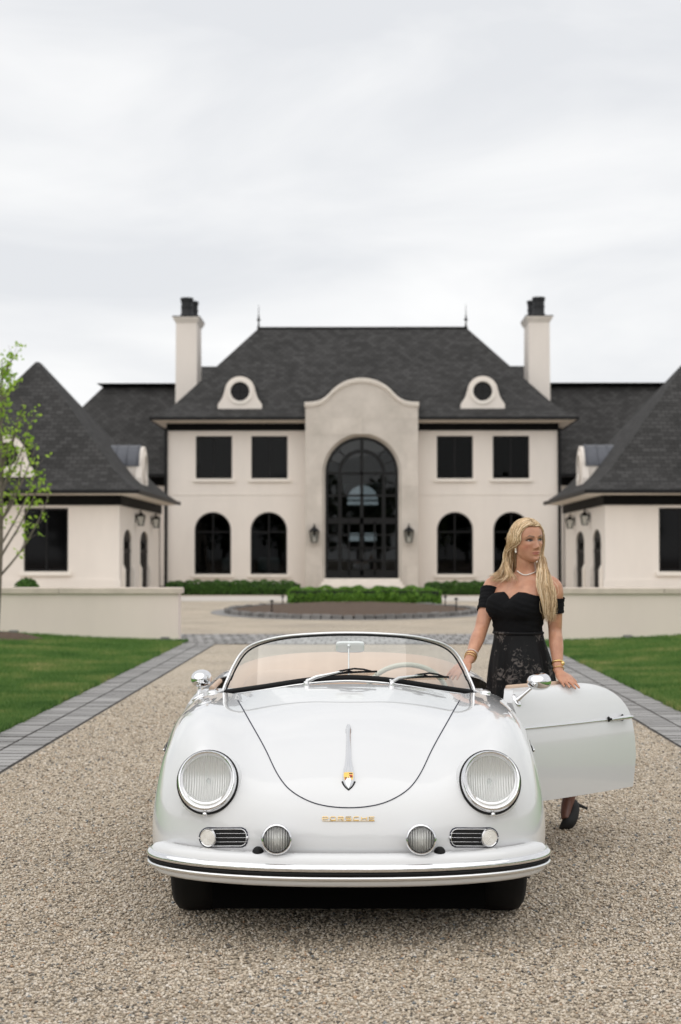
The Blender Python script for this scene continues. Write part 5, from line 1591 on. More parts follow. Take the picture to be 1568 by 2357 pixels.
# door skins: section from sill to cap, swept along the door
SEC = spline([(.786,.305),(.801,.42),(.807,.53),(.797,.64),(.772,.72),(.735,.79),(.70,.822),(.675,.832)], 40)
def door_z_top(t):   # cap height along the door 0..1 (front..rear)
    if t < 0.12: return 0.832 - 0.06*((0.12-t)/0.12)**2
    if t < 0.66: return 0.832
    k = (t-0.66)/0.34
    return 0.832 - 0.185*(1-math.sqrt(max(0, 1-k*k)))
def door_part(s, hinge_angle, label):
    Ld = 0.865
    hx_, hy_ = 0.795, 0.842
    ca, sa = math.cos(hinge_angle), math.sin(hinge_angle)
    def tf(x, y, z):        # closed position -> opened about the hinge (x outward)
        dx, dy = x-hx_, y-hy_
        return Vector((s*(hx_ + dx*ca + dy*sa), hy_ - dx*sa + dy*ca, z))
    ts = np.concatenate([np.linspace(0, 0.64, 26), np.linspace(0.66, 0.98, 26), [0.99, 0.997, 1.0]])
    def skin(inset_):
        rings = []
        for t in ts:
            zt = door_z_top(t); row = []
            for q in range(40):
                zq = 0.305 + (zt-0.305)*q/39
                zz = 0.305 + (0.832-0.305)*(q/39) if t < 0.66 else zq
                zz = min(zz, zt)
                x = np.interp(zz, SEC[:, 1], SEC[:, 0]) - inset_
                x += 0.012*math.sin(PI*t)
                yend = hy_ + t*Ld + (0.024*(1.0 if zz < 0.46 else max(0.0, (0.66-zz)/0.20))*t**6)
                row.append(tf(x, yend, zz))
            rings.append(row)
        return rings
    o_ = skin(0.0); i_ = skin(0.055)
    mb = MB(); mb.loft(o_, False)
    door = mb.build('door', M['paint'], car, smooth=180, local=True); fix_normals(door); tag(door, label)
    mb = MB()
    per_o = o_[0][:] + [r[-1] for r in o_[1:]] + list(reversed(o_[-1][:-1])) + [r[0] for r in reversed(o_[:-1])][:-0 or None]
    per_i = i_[0][:] + [r[-1] for r in i_[1:]] + list(reversed(i_[-1][:-1])) + [r[0] for r in reversed(i_[:-1])][:-0 or None]
    mb.loft([per_o, per_i], False); mb.build('door_edge', M['paint'], door, smooth=30)
    mb = MB(); mb.loft(i_, False); mb.build('inner_trim', M['tan'], door, smooth=60)
    # padded cap along the top
    capl = [tf(np.interp(0.832, SEC[:, 1], SEC[:, 0])-0.03, hy_+t*Ld, 0.833) for t in np.linspace(0.10, 0.70, 14)]
    mb = MB(); mb.tube(capl, 0.013, 8); mb.build('cap_roll', M['tan'], door, smooth=180)
    zt_ = 0.655
    xs_ = np.interp(zt_, SEC[:, 1], SEC[:, 0])
    mb = MB(); mb.tube([tf(xs_+0.003+0.012*math.sin(PI*t), hy_+t*Ld*1.012, zt_) for t in np.linspace(0.0, 1.0, 20)], 0.0055, 8); mb.build('trim_strip', M['chrome'], door, smooth=60)
    # handle
    def hp_(t, o, z): return tf(xs_+0.012*math.sin(PI*t)+o, hy_+t*Ld, z)
    mb = MB(); mb.tube([hp_(0.765, 0.022, .657), hp_(0.80, 0.027, .658), hp_(0.86, 0.031, .660), hp_(0.91, 0.034, .661), hp_(0.935, 0.034, .661)], [0.006, 0.008, 0.010, 0.012, 0.010], 10); hd_ = mb.build('handle', M['chrome'], door, smooth=60)
    for t, r in ((0.768, 0.013), (0.905, 0.017)):
        mb = MB(); mb.superell(hp_(t, 0.004, .657), (0.008, r*0.9, r), 1.0, 14, 8); mb.tube([hp_(t, 0, .657), hp_(t, 0.026, .658)], 0.006, 8); mb.build('handle_mount', M['rubber'], door, smooth=60)
    return tf, door
tfL, _ = door_part(-1, 0.0, 'closed door on the far left side')
tfR, doorR = door_part(1, R(45.5), 'driver door standing open')
# belt trim strips on front wings
for s in (-1, 1):
    pts = []
    for yy in np.linspace(-0.02, 0.80, 22):
        best = None
        loc, nrm, i, d = BV.ray_cast(Vector((s*1.5, yy, 0.655)), Vector((-s, 0, 0)))
        if loc is not None: pts.append(loc + Vector((s*0.003, 0, 0)))
    mb = MB(); mb.tube(pts, [0.006]*len(pts), 8); mb.superell(pts[0], (0.006, 0.008, 0.007), 1.0, 10, 8); mb.build('trim_strip', M['chrome'], car, smooth=60, local=True)

# side mirrors
def side_mirror(base, nrm, head, size, face, parent, label):
    base, head = Vector(base), Vector(head)
    d = (head-base)
    mb = MB(); mb.superell(base, (0.020, 0.034, 0.010), 0.9, 16, 8, Vector(nrm).to_track_quat('Z', 'Y').to_matrix())
    mb.tube([base, base+d*0.3, base+d*0.97], [0.0125, 0.0085, 0.0060], 10); m_ = mb.build('side_mirror', M['chrome'], parent, smooth=60, local=(parent == car)); tag(m_, label)
    f = Vector(face).normalized(); q = f.to_track_quat('Y', 'Z').to_matrix()
    mb = MB()
    prof = [(1.0, 0.010), (1.0, 0.0), (0.985, -0.010), (0.93, -0.026), (0.82, -0.042), (0.62, -0.056), (0.36, -0.064), (0.12, -0.067), (0.004, -0.0675)]
    rings = []
    for r, h in prof:
        rings.append([head + q @ Vector((r*size[0]*math.copysign(abs(math.cos(a))**0.9, math.cos(a)), h, r*size[1]*math.copysign(abs(math.sin(a))**0.9, math.sin(a)))) for a in np.linspace(0, 2*PI, 37)[:-1]])
    mb.loft(rings, True); mb.build('mirror_shell', M['chrome'], m_, smooth=180)
    mb = MB(); mb.superell(head + q @ Vector((0, -0.060, -0.008)), (0.010, 0.010, 0.010), 1.0, 12, 8); mb.build('ball_joint', M['chrome'], m_, smooth=180)
    mb = MB(); mb.add([head + q @ Vector((0.96*size[0]*math.cos(a), 0.008, 0.96*size[1]*math.sin(a))) for a in np.linspace(0, 2*PI, 37)[:-1]], [tuple(range(36))]); mb.build('mirror_glass', M['chrome'], m_)
def lpt(px, py, y):
    d = lray(px, py); return CAM_L + d*((y-CAM_L.y)/d.y)
hL = lpt(464, 1561, 0.88); bL_, nL_ = near(lpt(462, 1613, 0.78))
side_mirror(bL_ if bL_ is not None else lpt(462, 1613, .78), (-0.5, 0, 0.85), hL, (0.047, 0.041), (0.15, 1, 0.05), car, 'small round chrome mirror on the far left wing')
# right mirror sits on the open door
def door_pt(px, py):
    me = doorR.data
    bv = BVHTree.FromPolygons([v.co.copy() for v in me.vertices], [tuple(p.vertices) for p in me.polygons])
    loc, nrm, i, t = bv.ray_cast(CAM_L, lray(px, py)); return loc, nrm
bR_, nR_ = door_pt(1189, 1612)
if bR_ is None: bR_, nR_ = lpt(1189, 1612, 0.95), Vector((0.5, -0.6, 0.5))
if nR_.y > 0: nR_ = -nR_
dist = (bR_-CAM_L).length
hR = lpt(1241, 1568, bR_.y-0.04)
side_mirror(bR_, nR_, hR, (0.055, 0.041), (0.42, 0.9, 0.0), doorR, 'oval chrome mirror on the open door')
# ------------------------------------------------------------------ woman beside the open door
P0 = Vector((0.816, 8.55, 0))
person = empty('person', P0, 0, 'blonde woman in black off shoulder dress standing behind the open car door, looking right', 'person')
def skin_mat():
    m = mat('skin', (0.6, 0.36, 0.25), 0.38, spec=0.5, sss=0.08)
    t = m.node_tree; b = t.nodes['Principled BSDF']
    a = N(t, 'ShaderNodeVertexColor'); a.layer_name = 'paint'
    tcn = N(t, 'ShaderNodeTexCoord'); nz = N(t, 'ShaderNodeTexNoise'); nz.inputs['Scale'].default_value = 26; nz.inputs['Detail'].default_value = 6
    t.links.new(tcn.outputs['Object'], nz.inputs['Vector'])
    c = ramp(t, [(0.3, (0.86, 0.80, 0.78)), (0.7, (1.12, 1.14, 1.14))]); t.links.new(nz.outputs['Fac'], c.inputs[0])
    ml = N(t, 'ShaderNodeMix', data_type='RGBA', blend_type='MULTIPLY'); ml.inputs['Factor'].default_value = 1
    t.links.new(a.outputs['Color'], ml.inputs['A']); t.links.new(c.outputs[0], ml.inputs['B']); t.links.new(ml.outputs['Result'], b.inputs['Base Color'])
    return m
M['skin'] = skin_mat()
SKIN = np.array([0.52, 0.262, 0.165])
M['velvet'] = mat('black jersey', (0.006, 0.006, 0.007), 0.85, spec=0.15, bump=0.5, bscale=14, bdist=0.02)
def jacquard():
    m = mat('black floral brocade', (0.008, 0.008, 0.009), 0.7, spec=0.25)
    t = m.node_tree; b = t.nodes['Principled BSDF']; tcn = N(t, 'ShaderNodeTexCoord')
    nz = N(t, 'ShaderNodeTexNoise'); nz.inputs['Scale'].default_value = 34; nz.inputs['Detail'].default_value = 3; nz.inputs['Distortion'].default_value = 2.2
    t.links.new(tcn.outputs['Object'], nz.inputs['Vector'])
    v = N(t, 'ShaderNodeTexNoise'); v.inputs['Scale'].default_value = 11; v.inputs['Detail'].default_value = 2
    t.links.new(tcn.outputs['Object'], v.inputs['Vector'])
    ad = N(t, 'ShaderNodeMath', operation='MULTIPLY'); t.links.new(nz.outputs['Fac'], ad.inputs[0]); t.links.new(v.outputs['Fac'], ad.inputs[1])
    c = ramp(t, [(0.0, (0.006, 0.006, 0.007)), (0.305, (0.006, 0.006, 0.007)), (0.335, (0.055, 0.05, 0.048)), (0.44, (0.15, 0.13, 0.12))])
    t.links.new(ad.outputs[0], c.inputs[0]); t.links.new(c.outputs[0], b.inputs['Base Color'])
    return m
M['brocade'] = jacquard()
def hair_mat():
    m = mat('blonde hair', (0.5, 0.36, 0.18), 0.42, spec=0.45)
    t = m.node_tree; b = t.nodes['Principled BSDF']; g = N(t, 'ShaderNodeNewGeometry')
    c = ramp(t, [(0.0, (0.22, 0.125, 0.055)), (0.25, (0.50, 0.33, 0.17)), (0.65, (0.80, 0.59, 0.36)), (1.0, (0.93, 0.79, 0.58))])
    t.links.new(g.outputs['Random Per Island'], c.inputs[0]); t.links.new(c.outputs[0], b.inputs['Base Color'])
    return m
M['hair'] = hair_mat()
M['hair_base'] = mat('hair roots', (0.36, 0.225, 0.11), 0.6, var=0.25, vscale=60)
M['pearl'] = mat('pearl', (0.80, 0.76, 0.70), 0.2, coat=0.5)
M['shoe'] = mat('black suede shoe', (0.006, 0.006, 0.006), 0.7)

TY = R(-36)
def tl(x, y, z, cx=-0.02, cy=0.0):       # torso-local -> person-local
    return Vector((cx + x*math.cos(TY) - y*math.sin(TY), cy + x*math.sin(TY) + y*math.cos(TY), z))
TR = [(.62,.13,.10,0,-.03),(.75,.135,.10,0,-.02),(.86,.138,.10,0,-.022),(.97,.124,.092,0,-.026),(1.06,.118,.087,-.005,-.03),(1.13,.128,.096,-.006,-.028),(1.20,.140,.103,-.005,-.024),(1.265,.150,.094,.002,-.018),(1.305,.148,.078,.012,-.012),(1.335,.120,.062,.020,-.006),(1.360,.078,.054,.022,0.0),(1.385,.053,.050,.016,.004),(1.42,.045,.046,.004,.008),(1.49,.043,.046,-.002,.012)]
TRs = spline([list(r) for r in TR], 44)
def torso_mb():
    mb = MB()
    rings = []
    for z, hw, hd, yo, cx in TRs:
        rings.append([tl(hw*math.copysign(abs(math.cos(a))**0.86, math.cos(a)), yo+hd*math.copysign(abs(math.sin(a))**0.9, math.sin(a)), z, cx) for a in np.linspace(0, 2*PI, 41)[:-1]])
    mb.loft(rings, True, True, True)
    for s in (-1, 1):
        c = tl(s*0.066, -0.078, 1.205, -0.024)
        mb.superell(c, (0.066, 0.060, 0.072), 1.0, 24, 16)
    return mb
tmb = torso_mb()
TBV = BVHTree.FromPolygons([Vector(v) for v in tmb.V], tmb.F)
SHL, ELL, WRL = Vector((-.150, .085, 1.305)), Vector((-.220, -.03, 1.085)), Vector((-.290, -.215, .945))
SHR, ELR, WRR = Vector((.141, -.075, 1.298)), Vector((.150, -.055, 1.080)), Vector((.152, -.175, .888))
def arm(mb, sh, el, wr, clav):
    a = [clav, sh, sh+(el-sh)*0.3, sh+(el-sh)*0.7, el, el+(wr-el)*0.25, el+(wr-el)*0.65, wr]
    r = [.034, .045, .0435, .038, .034, .036, .029, .0235]
    q = spline([[*p, rr] for p, rr in zip(a, r)], 36)
    mb.tube([Vector(p[:3]) for p in q], [p[3] for p in q], 20)
    mb.superell(sh, (.046, .046, .046), 1.0, 18, 12)
    return q
def hand(mb, wr, d, up, side, thumb_s, spread, curls, size=1.0):
    """d = finger direction, up = back of the hand, side = d x up; thumb on thumb_s*side"""
    d = d.normalized(); up = (up - d*up.dot(d)).normalized(); side = d.cross(up)
    L = 0.088*size
    rings = []
    for t, w, h in ((-.012, .022, .017), (.15, .026, .017), (.45, .035, .016), (.8, .040, .014), (1.0, .039, .012), (1.06, .034, .008)):
        c = wr + d*(L*t)
        rings.append([c + side*(w*math.copysign(abs(math.cos(a))**0.7, math.cos(a))) + up*(h*math.sin(a)) for a in np.linspace(0, 2*PI, 17)[:-1]])
    mb.loft(rings, True, True, True)
    for k, (off, ln, rr) in enumerate(((-.029, .062, .0075), (-.0105, .074, .0085), (.0095, .080, .0088), (.0285, .073, .0085))):
        k2 = k
        base = wr + d*(L*0.97) + side*(off*-thumb_s*-1)
        ang = -spread*(off/.03)*thumb_s*-1
        fd = (d*math.cos(ang) + side*math.sin(ang)).normalized()
        pts = [base - d*0.015, base]; cur = fd.copy(); a = 0
        for j, seg in enumerate((0.45, 0.30, 0.25)):
            a += curls[min(k, len(curls)-1)]*(0.7, 1.0, 0.9)[j]
            v = fd*math.cos(a) - up*math.sin(a)
            pts.append(pts[-1] + v*(ln*seg*size))
        mb.tube(pts, [rr*1.05, rr*1.02, rr*.98, rr*.9, rr*.72], 10)
    b = wr + d*(L*0.30) + side*(thumb_s*0.020)
    v1 = (d*0.75 + side*thumb_s*0.65 - up*0.12).normalized(); v2 = (d*0.93 + side*thumb_s*0.28 - up*0.22).normalized()
    mb.tube([b - v1*0.02, b, b+v1*0.032, b+v1*0.032+v2*0.028, b+v1*0.032+v2*0.048], [.012, .0125, .0105, .0095, .0072], 10)
bodymb = torso_mb()
qL = arm(bodymb, SHL, ELL, WRL, tl(-.06, .01, 1.335, -.008)); qR = arm(bodymb, SHR, ELR, WRR, tl(.06, .005, 1.335, -.008))
hand(bodymb, WRL, Vector((-.62, -.62, -.42)), Vector((-.2, -.35, .9)), None, -1, 0.10, (0.22, 0.2, 0.18, 0.2))
hand(bodymb, WRR, Vector((.32, -.80, -.40)), Vector((.1, -.40, .9)), None, -1, 0.16, (0.0, 0.0, 0.05, 0.08))
# legs: standing leg straight, trailing leg on tiptoe
def leg(mb, pts, rad):
    q = spline([[*p, r] for p, r in zip(pts, rad)], 30); mb.tube([Vector(p[:3]) for p in q], [p[3] for p in q], 18)
def pl(px, py, Y): return at(px, py, Y) - P0
ank = pl(1309, 1838, 9.12)
leg(bodymb, [(-.09, .0, .80), (-.10, -.02, .62), (-.10, -.03, .45), (-.10, .0, .30), (-.09, .02, .12), (-.09, -.02, .05)], [.07, .07, .052, .052, .034, .03])
hipR = Vector((.06, .02, .80)); kn = Vector((.13, .16, .44))
leg(bodymb, [hipR, hipR.lerp(kn, .5), kn, kn.lerp(ank, .35), ank, pl(1303, 1862, 9.10), pl(1301, 1885, 9.07)], [.07, .07, .052, .052, .034, .030, .022])
me = bpy.data.meshes.new('tmp'); me.from_pydata(bodymb.V, [], bodymb.F); me.validate()
tmpo = bpy.data.objects.new('tmp', me); COL.objects.link(tmpo); fix_normals(tmpo)
rm_ = tmpo.modifiers.new('r', 'REMESH'); rm_.mode = 'VOXEL'; rm_.voxel_size = 0.0042
sm_ = tmpo.modifiers.new('s', 'SMOOTH'); sm_.factor = 0.5; sm_.iterations = 6
dg = bpy.context.evaluated_depsgraph_get()
bodyme = bpy.data.meshes.new_from_object(tmpo.evaluated_get(dg))
bpy.data.objects.remove(tmpo)
nvb = len(bodyme.vertices)
bco = np.empty(nvb*3); bodyme.vertices.foreach_get('co', bco); bco = bco.reshape(-1, 3)
nf = len(bodyme.polygons)
bodyfaces = [tuple(p.vertices) for p in bodyme.polygons]

# head
HS = 0.87
HC = Vector((0.0165, -0.022, 1.533)); HY_ = R(29); HROLL = R(-3)
HM = Matrix.Rotation(HY_, 3, 'Z') @ Matrix.Rotation(R(3), 3, 'X') @ Matrix.Rotation(HROLL, 3, 'Y')
zk = np.array([-.120,-.112,-.10,-.08,-.055,-.03,0,.03,.06,.085,.105,.115,.119])
wk = np.array([.012,.028,.042,.055,.063,.068,.071,.0735,.070,.060,.040,.020,.002])
fk = np.array([.060,.078,.0865,.086,.088,.0885,.0875,.089,.083,.068,.045,.022,.002])
bk = np.array([-.02,-.005,.015,.04,.062,.08,.092,.098,.094,.080,.055,.028,.002])
def head_points(nz=130, na=200, grow=0.0):
    zz = np.interp(np.linspace(0, 1, nz), np.linspace(0, 1, len(zk)), zk)
    zz = np.unique(np.concatenate([np.linspace(-.120, -.10, 14), np.linspace(-.10, .06, 96), np.linspace(.06, .119, 30)]))
    W = spline_t(wk[:, None], zk, zz)[:, 0]; Fk = spline_t(fk[:, None], zk, zz)[:, 0]; Bk = spline_t(bk[:, None], zk, zz)[:, 0]
    A = np.linspace(0, 2*PI, na+1)[:-1]
    c, s = np.cos(A), np.sin(A)
    X_ = W[:, None]*np.sign(s)*np.abs(s)**0.92
    Y_ = np.where(c > 0, -Fk[:, None]*np.abs(c)**0.88, Bk[:, None]*np.abs(c)**0.9)
    Z_ = np.repeat(zz[:, None], na, 1)
    fm = np.clip(c, 0, 1)[None]**0.5
    def g(x0, z0, sx, sz): return np.exp(-((np.abs(X_)-x0)/sx)**2 - ((Z_-z0)/sz)**2)*fm
    # nose
    nose = np.interp(zz, [-.048, -.040, -.033, -.027, -.018, .0, .015, .025], [0, .007, .019, .0235, .0200, .0105, .005, 0])
    nw = np.interp(zz, [-.045, -.034, -.02, .01, .025], [.0125, .0125, .0095, .0065, .008])
    Y_ = Y_ - (nose[:, None]*np.exp(-(X_/nw[:, None])**2))*(c > 0)
    Y_ = Y_ - 0.006*g(.011, -.036, .006, .006)                  # nostril wings
    Y_ = Y_ + 0.0125*g(.031, .009, .016, .010)                   # eye sockets
    Y_ = Y_ - 0.0045*g(.031, .007, .012, .006)                   # lids
    Y_ = Y_ - 0.0035*g(.026, .028, .022, .007)                  # brow ridge
    Y_ = Y_ - 0.0080*g(0, -.0605, .019, .0042) - 0.0088*g(0, -.0708, .016, .0050)   # lips
    Y_ = Y_ + 0.0035*g(0, -.0655, .020, .0020) + 0.003*g(0, -.082, .014, .005)
    Y_ = Y_ - 0.005*g(0, -.101, .016, .010)                     # chin
    Y_ = Y_ - 0.006*g(.045, -.016, .014, .013) + 0.004*g(.052, -.050, .012, .016)                  # cheekbones
    return X_, Y_, Z_, fm
X_, Y_, Z_, fm = head_points()
nzr, nar = X_.shape
hp_ = np.stack([X_, Y_, Z_], -1).reshape(-1, 3)
hm = np.array(HM)
hw_ = (hp_*HS*np.array([1.1, 1, 1])) @ hm.T + np.array(HC)
hf = []
for i in range(nzr-1):
    for j in range(nar):
        k = (j+1) % nar
        hf.append((i*nar+j, i*nar+k, (i+1)*nar+k, (i+1)*nar+j))
# face colours: make-up, contour shading the cheeks, painted nose highlight, nostrils, lip line
col = np.tile(SKIN, (len(hp_), 1))
xa, za = hp_[:, 0], hp_[:, 2]; fr = (fm.repeat(nzr, 0) if fm.shape[0] == 1 else fm).reshape(-1) > 0.05
def blend(mask, c):
    global col
    mask = np.clip(mask, 0, 1)[:, None]*fr[:, None]
    col = col*(1-mask) + np.array(c)*mask
ax_ = np.abs(xa)
blend(0.7*np.exp(-((ax_-.050)/.018)**2 - ((za+.028)/.016)**2), (0.58, 0.24, 0.16))
blend(0.45*np.exp(-((ax_-.058)/.010)**2 - ((za+.048-(ax_-.058)*.8)/.012)**2), (0.36, 0.15, 0.085))
blend(0.30*np.exp(-((za-.088)/.012)**2), (0.40, 0.18, 0.10))
blend(0.30*np.exp(-(xa/.005)**2 - ((za+.012)/.018)**2), (0.75, 0.45, 0.32))
lipw = np.clip(1-(ax_/.0235)**2, 0, 1)
blend(1.0*((za < -.0655+.0085*lipw**0.6) & (za > -.0660-.0095*lipw**0.7) & (ax_ < .0235)), (0.50, 0.185, 0.14))
blend(0.75*np.exp(-((za+.0655)/.0011)**2)*(ax_ < .022), (0.17, 0.06, 0.05))
bz_ = .0285+.006*np.clip((ax_-.014)/.022, 0, 1) - .010*np.clip((ax_-.038)/.014, 0, 1)
blend(0.95*(np.abs(za-bz_) < .0042*np.clip((.056-ax_)/.02, .3, 1))*(ax_ > .013)*(ax_ < .054), (0.17, 0.095, 0.055))
blend(0.95*np.exp(-((ax_-.035)/.019)**2 - ((za-.0125)/.0095)**2), (0.085, 0.04, 0.028))
eyeh = .0052*np.clip(1-((ax_-.0315)/.0145)**2, 0, 1)
eye = (np.abs(za-.0075) < eyeh)
blend(1.0*eye, (0.42, 0.38, 0.36))
ix = np.where(xa > 0, xa-.0345, xa+.0285)      # gaze to the image right
blend(1.0*eye*((ix**2+(za-.0085)**2) < .0072**2), (0.03, 0.022, 0.018))
blend(1.0*(np.abs(za-(.0075+eyeh)) < .0024)*(ax_ > .0155)*(ax_ < .052), (0.02, 0.013, 0.012))
blend(0.5*(np.abs(za-(.0075-eyeh)) < .0010)*(ax_ > .0165)*(ax_ < .048), (0.08, 0.04, 0.035))
blend(0.6*np.exp(-((ax_-.0065)/.003)**2 - ((za+.0445)/.0022)**2), (0.16, 0.06, 0.045))
# ears
earm = MB()
for s in (-1, 1):
    earm.superell(HM @ (Vector((s*0.073, 0.012, -0.012))*HS) + HC, (0.008, 0.015, 0.026), 1.0, 16, 10, HM)
ev = np.array([tuple(v) for v in earm.V]); ef = earm.F
allv = np.concatenate([bco, hw_, ev]); n1_, n2_ = nvb, nvb+len(hw_)
allf = bodyfaces + [tuple(n1_+i for i in f) for f in hf] + [tuple(n2_+i for i in f) for f in ef]
bcol = np.tile(SKIN, (nvb, 1))
stock = np.clip((0.50-bco[:, 2])/0.08, 0, 1)[:, None]
bcol = bcol*(1-stock) + np.array([0.16, 0.075, 0.055])*stock
allc = np.concatenate([bcol, col, np.tile(SKIN*np.array([1, .9, .9]), (len(ev), 1))])
me = bpy.data.meshes.new('body'); me.from_pydata([tuple(v) for v in allv], [], allf)
ca_ = me.color_attributes.new('paint', 'FLOAT_COLOR', 'POINT')
ca_.data.foreach_set('color', np.concatenate([allc, np.ones((len(allc), 1))], 1).reshape(-1).astype(np.float32))
me.polygons.foreach_set('use_smooth', [True]*len(me.polygons)); me.materials.append(M['skin'])
body_o = bpy.data.objects.new('body', me); COL.objects.link(body_o); body_o.parent = person

def pbuild(mb, name, m, smooth=180, fix=False):
    o = mb.build(name, m, person, smooth=smooth, local=True)
    if fix: fix_normals(o)
    return o
# dress bodice: follows the torso, sweetheart neckline
def bodice():
    rings = []
    na = 120
    def ztop(f):       # f: angle from torso front, -pi..pi
        a = abs(f)
        return np.interp(a, [0, .18, .42, .75, 1.1, 1.6, 2.3, PI], [1.243, 1.262, 1.279, 1.276, 1.262, 1.250, 1.232, 1.225])
    K = 30
    for k in range(K+1):
        row = []
        for j in range(na):
            f = -PI + 2*PI*j/na
            z = 1.062 + (ztop(f)-1.062)*k/K
            cx = np.interp(z, [1.06, 1.2, 1.3], [-.03, -.024, -.014])
            d = tl(math.sin(f), -math.cos(f), 0, 0)
            o = Vector((cx, 0, z)) + d*0.5
            loc, n, i, t = TBV.ray_cast(o, -d)
            rr = (loc - Vector((cx, 0, z))).length if loc else 0.12
            ru = 0.0018*math.sin(9*z*24+6*math.sin(f*1.5)+f*5) if k < K else 0
            row.append((cx, z, d, rr + 0.006 + ru))
        rings.append(row)
    # bridge the gap between the breasts with a running average
    out = []
    for row in rings:
        r = np.array([q[3] for q in row]); z_ = row[0][1]
        r2 = r.copy()
        for _ in range(3): r2 = np.maximum(r2, (np.roll(r2, 3)+np.roll(r2, -3))/2*0.995)
        out.append([Vector((q[0], 0, q[1])) + q[2]*float(x) for q, x in zip(row, r2)])
    inner = [[v - (v-Vector((-.02, 0, v.z))).normalized()*0.006 for v in out[-1]]]
    mb = MB(); mb.loft(out + inner, True); return pbuild(mb, 'bodice', M['velvet'], fix=True)
bodice()
# sleeves: off-shoulder bands round the upper arms
def band_(q, z0, z1, name):
    pts = [Vector(p[:3]) for p in q]; rad = [p[3] for p in q]
    sel = [(p, r) for p, r in zip(pts, rad) if z0-0.02 <= p.z <= z1+0.02]
    ps = spline([[*p, r] for p, r in sel], 26)
    rg_ = [p[3]+0.0075+0.0012*math.sin(i*1.5)+0.001*math.sin(i*0.6) for i, p in enumerate(ps)]
    mb = MB(); mb.tube([Vector(p[:3]) for p in ps], rg_, 28, cap=False)
    return pbuild(mb, name, M['velvet'])
band_(qL, 1.185, 1.265, 'sleeve'); band_(qR, 1.180, 1.245, 'sleeve')
# bands reach the bodice front and back
mb = MB()
for s, q in ((-1, qL), (1, qR)):
    c = Vector(min(q, key=lambda p: abs(p[2]-1.225))[:3])
    f_ = tl(s*0.115, -0.055, 1.235, -.022); b_ = tl(s*0.12, 0.055, 1.235, -.022)
    for e in (f_, b_):
        mb.tube([e, e.lerp(c, .5) + Vector((0, 0, -0.006)), c], [0.032, 0.036, 0.036], 12, flat=0.35)
pbuild(mb, 'sleeve_bridge', M['velvet'])
# skirt with soft folds
rings = []
for k, (z, hw, hd) in enumerate(spline([(1.085, .129, .099), (1.045, .134, .104), (.98, .150, .120), (.90, .166, .138), (.80, .178, .152), (.66, .200, .178), (.52, .215, .20), (.40, .225, .215)], 40)):
    t = min(1, k/16); row = []
    for a in np.linspace(0, 2*PI, 145)[:-1]:
        f = 1 + 0.045*t*(math.sin(13*a+0.8) + 0.5*math.sin(22*a+1.7+z*2)) + 0.01*math.sin(5*a)
        row.append(tl(hw*f*math.cos(a), hd*f*math.sin(a), z, -.030 + 0.016*t, .02*t))
    rings.append(row)
mb = MB(); mb.loft(rings, True); pbuild(mb, 'skirt', M['brocade'], fix=True)
mb = MB(); mb.tube([tl(.130*math.cos(a), .100*math.sin(a), 1.072, -.030) for a in np.linspace(0, 2*PI, 49)[:-1]], 0.0075, 8, closed=True); pbuild(mb, 'waistband', M['brocade'])

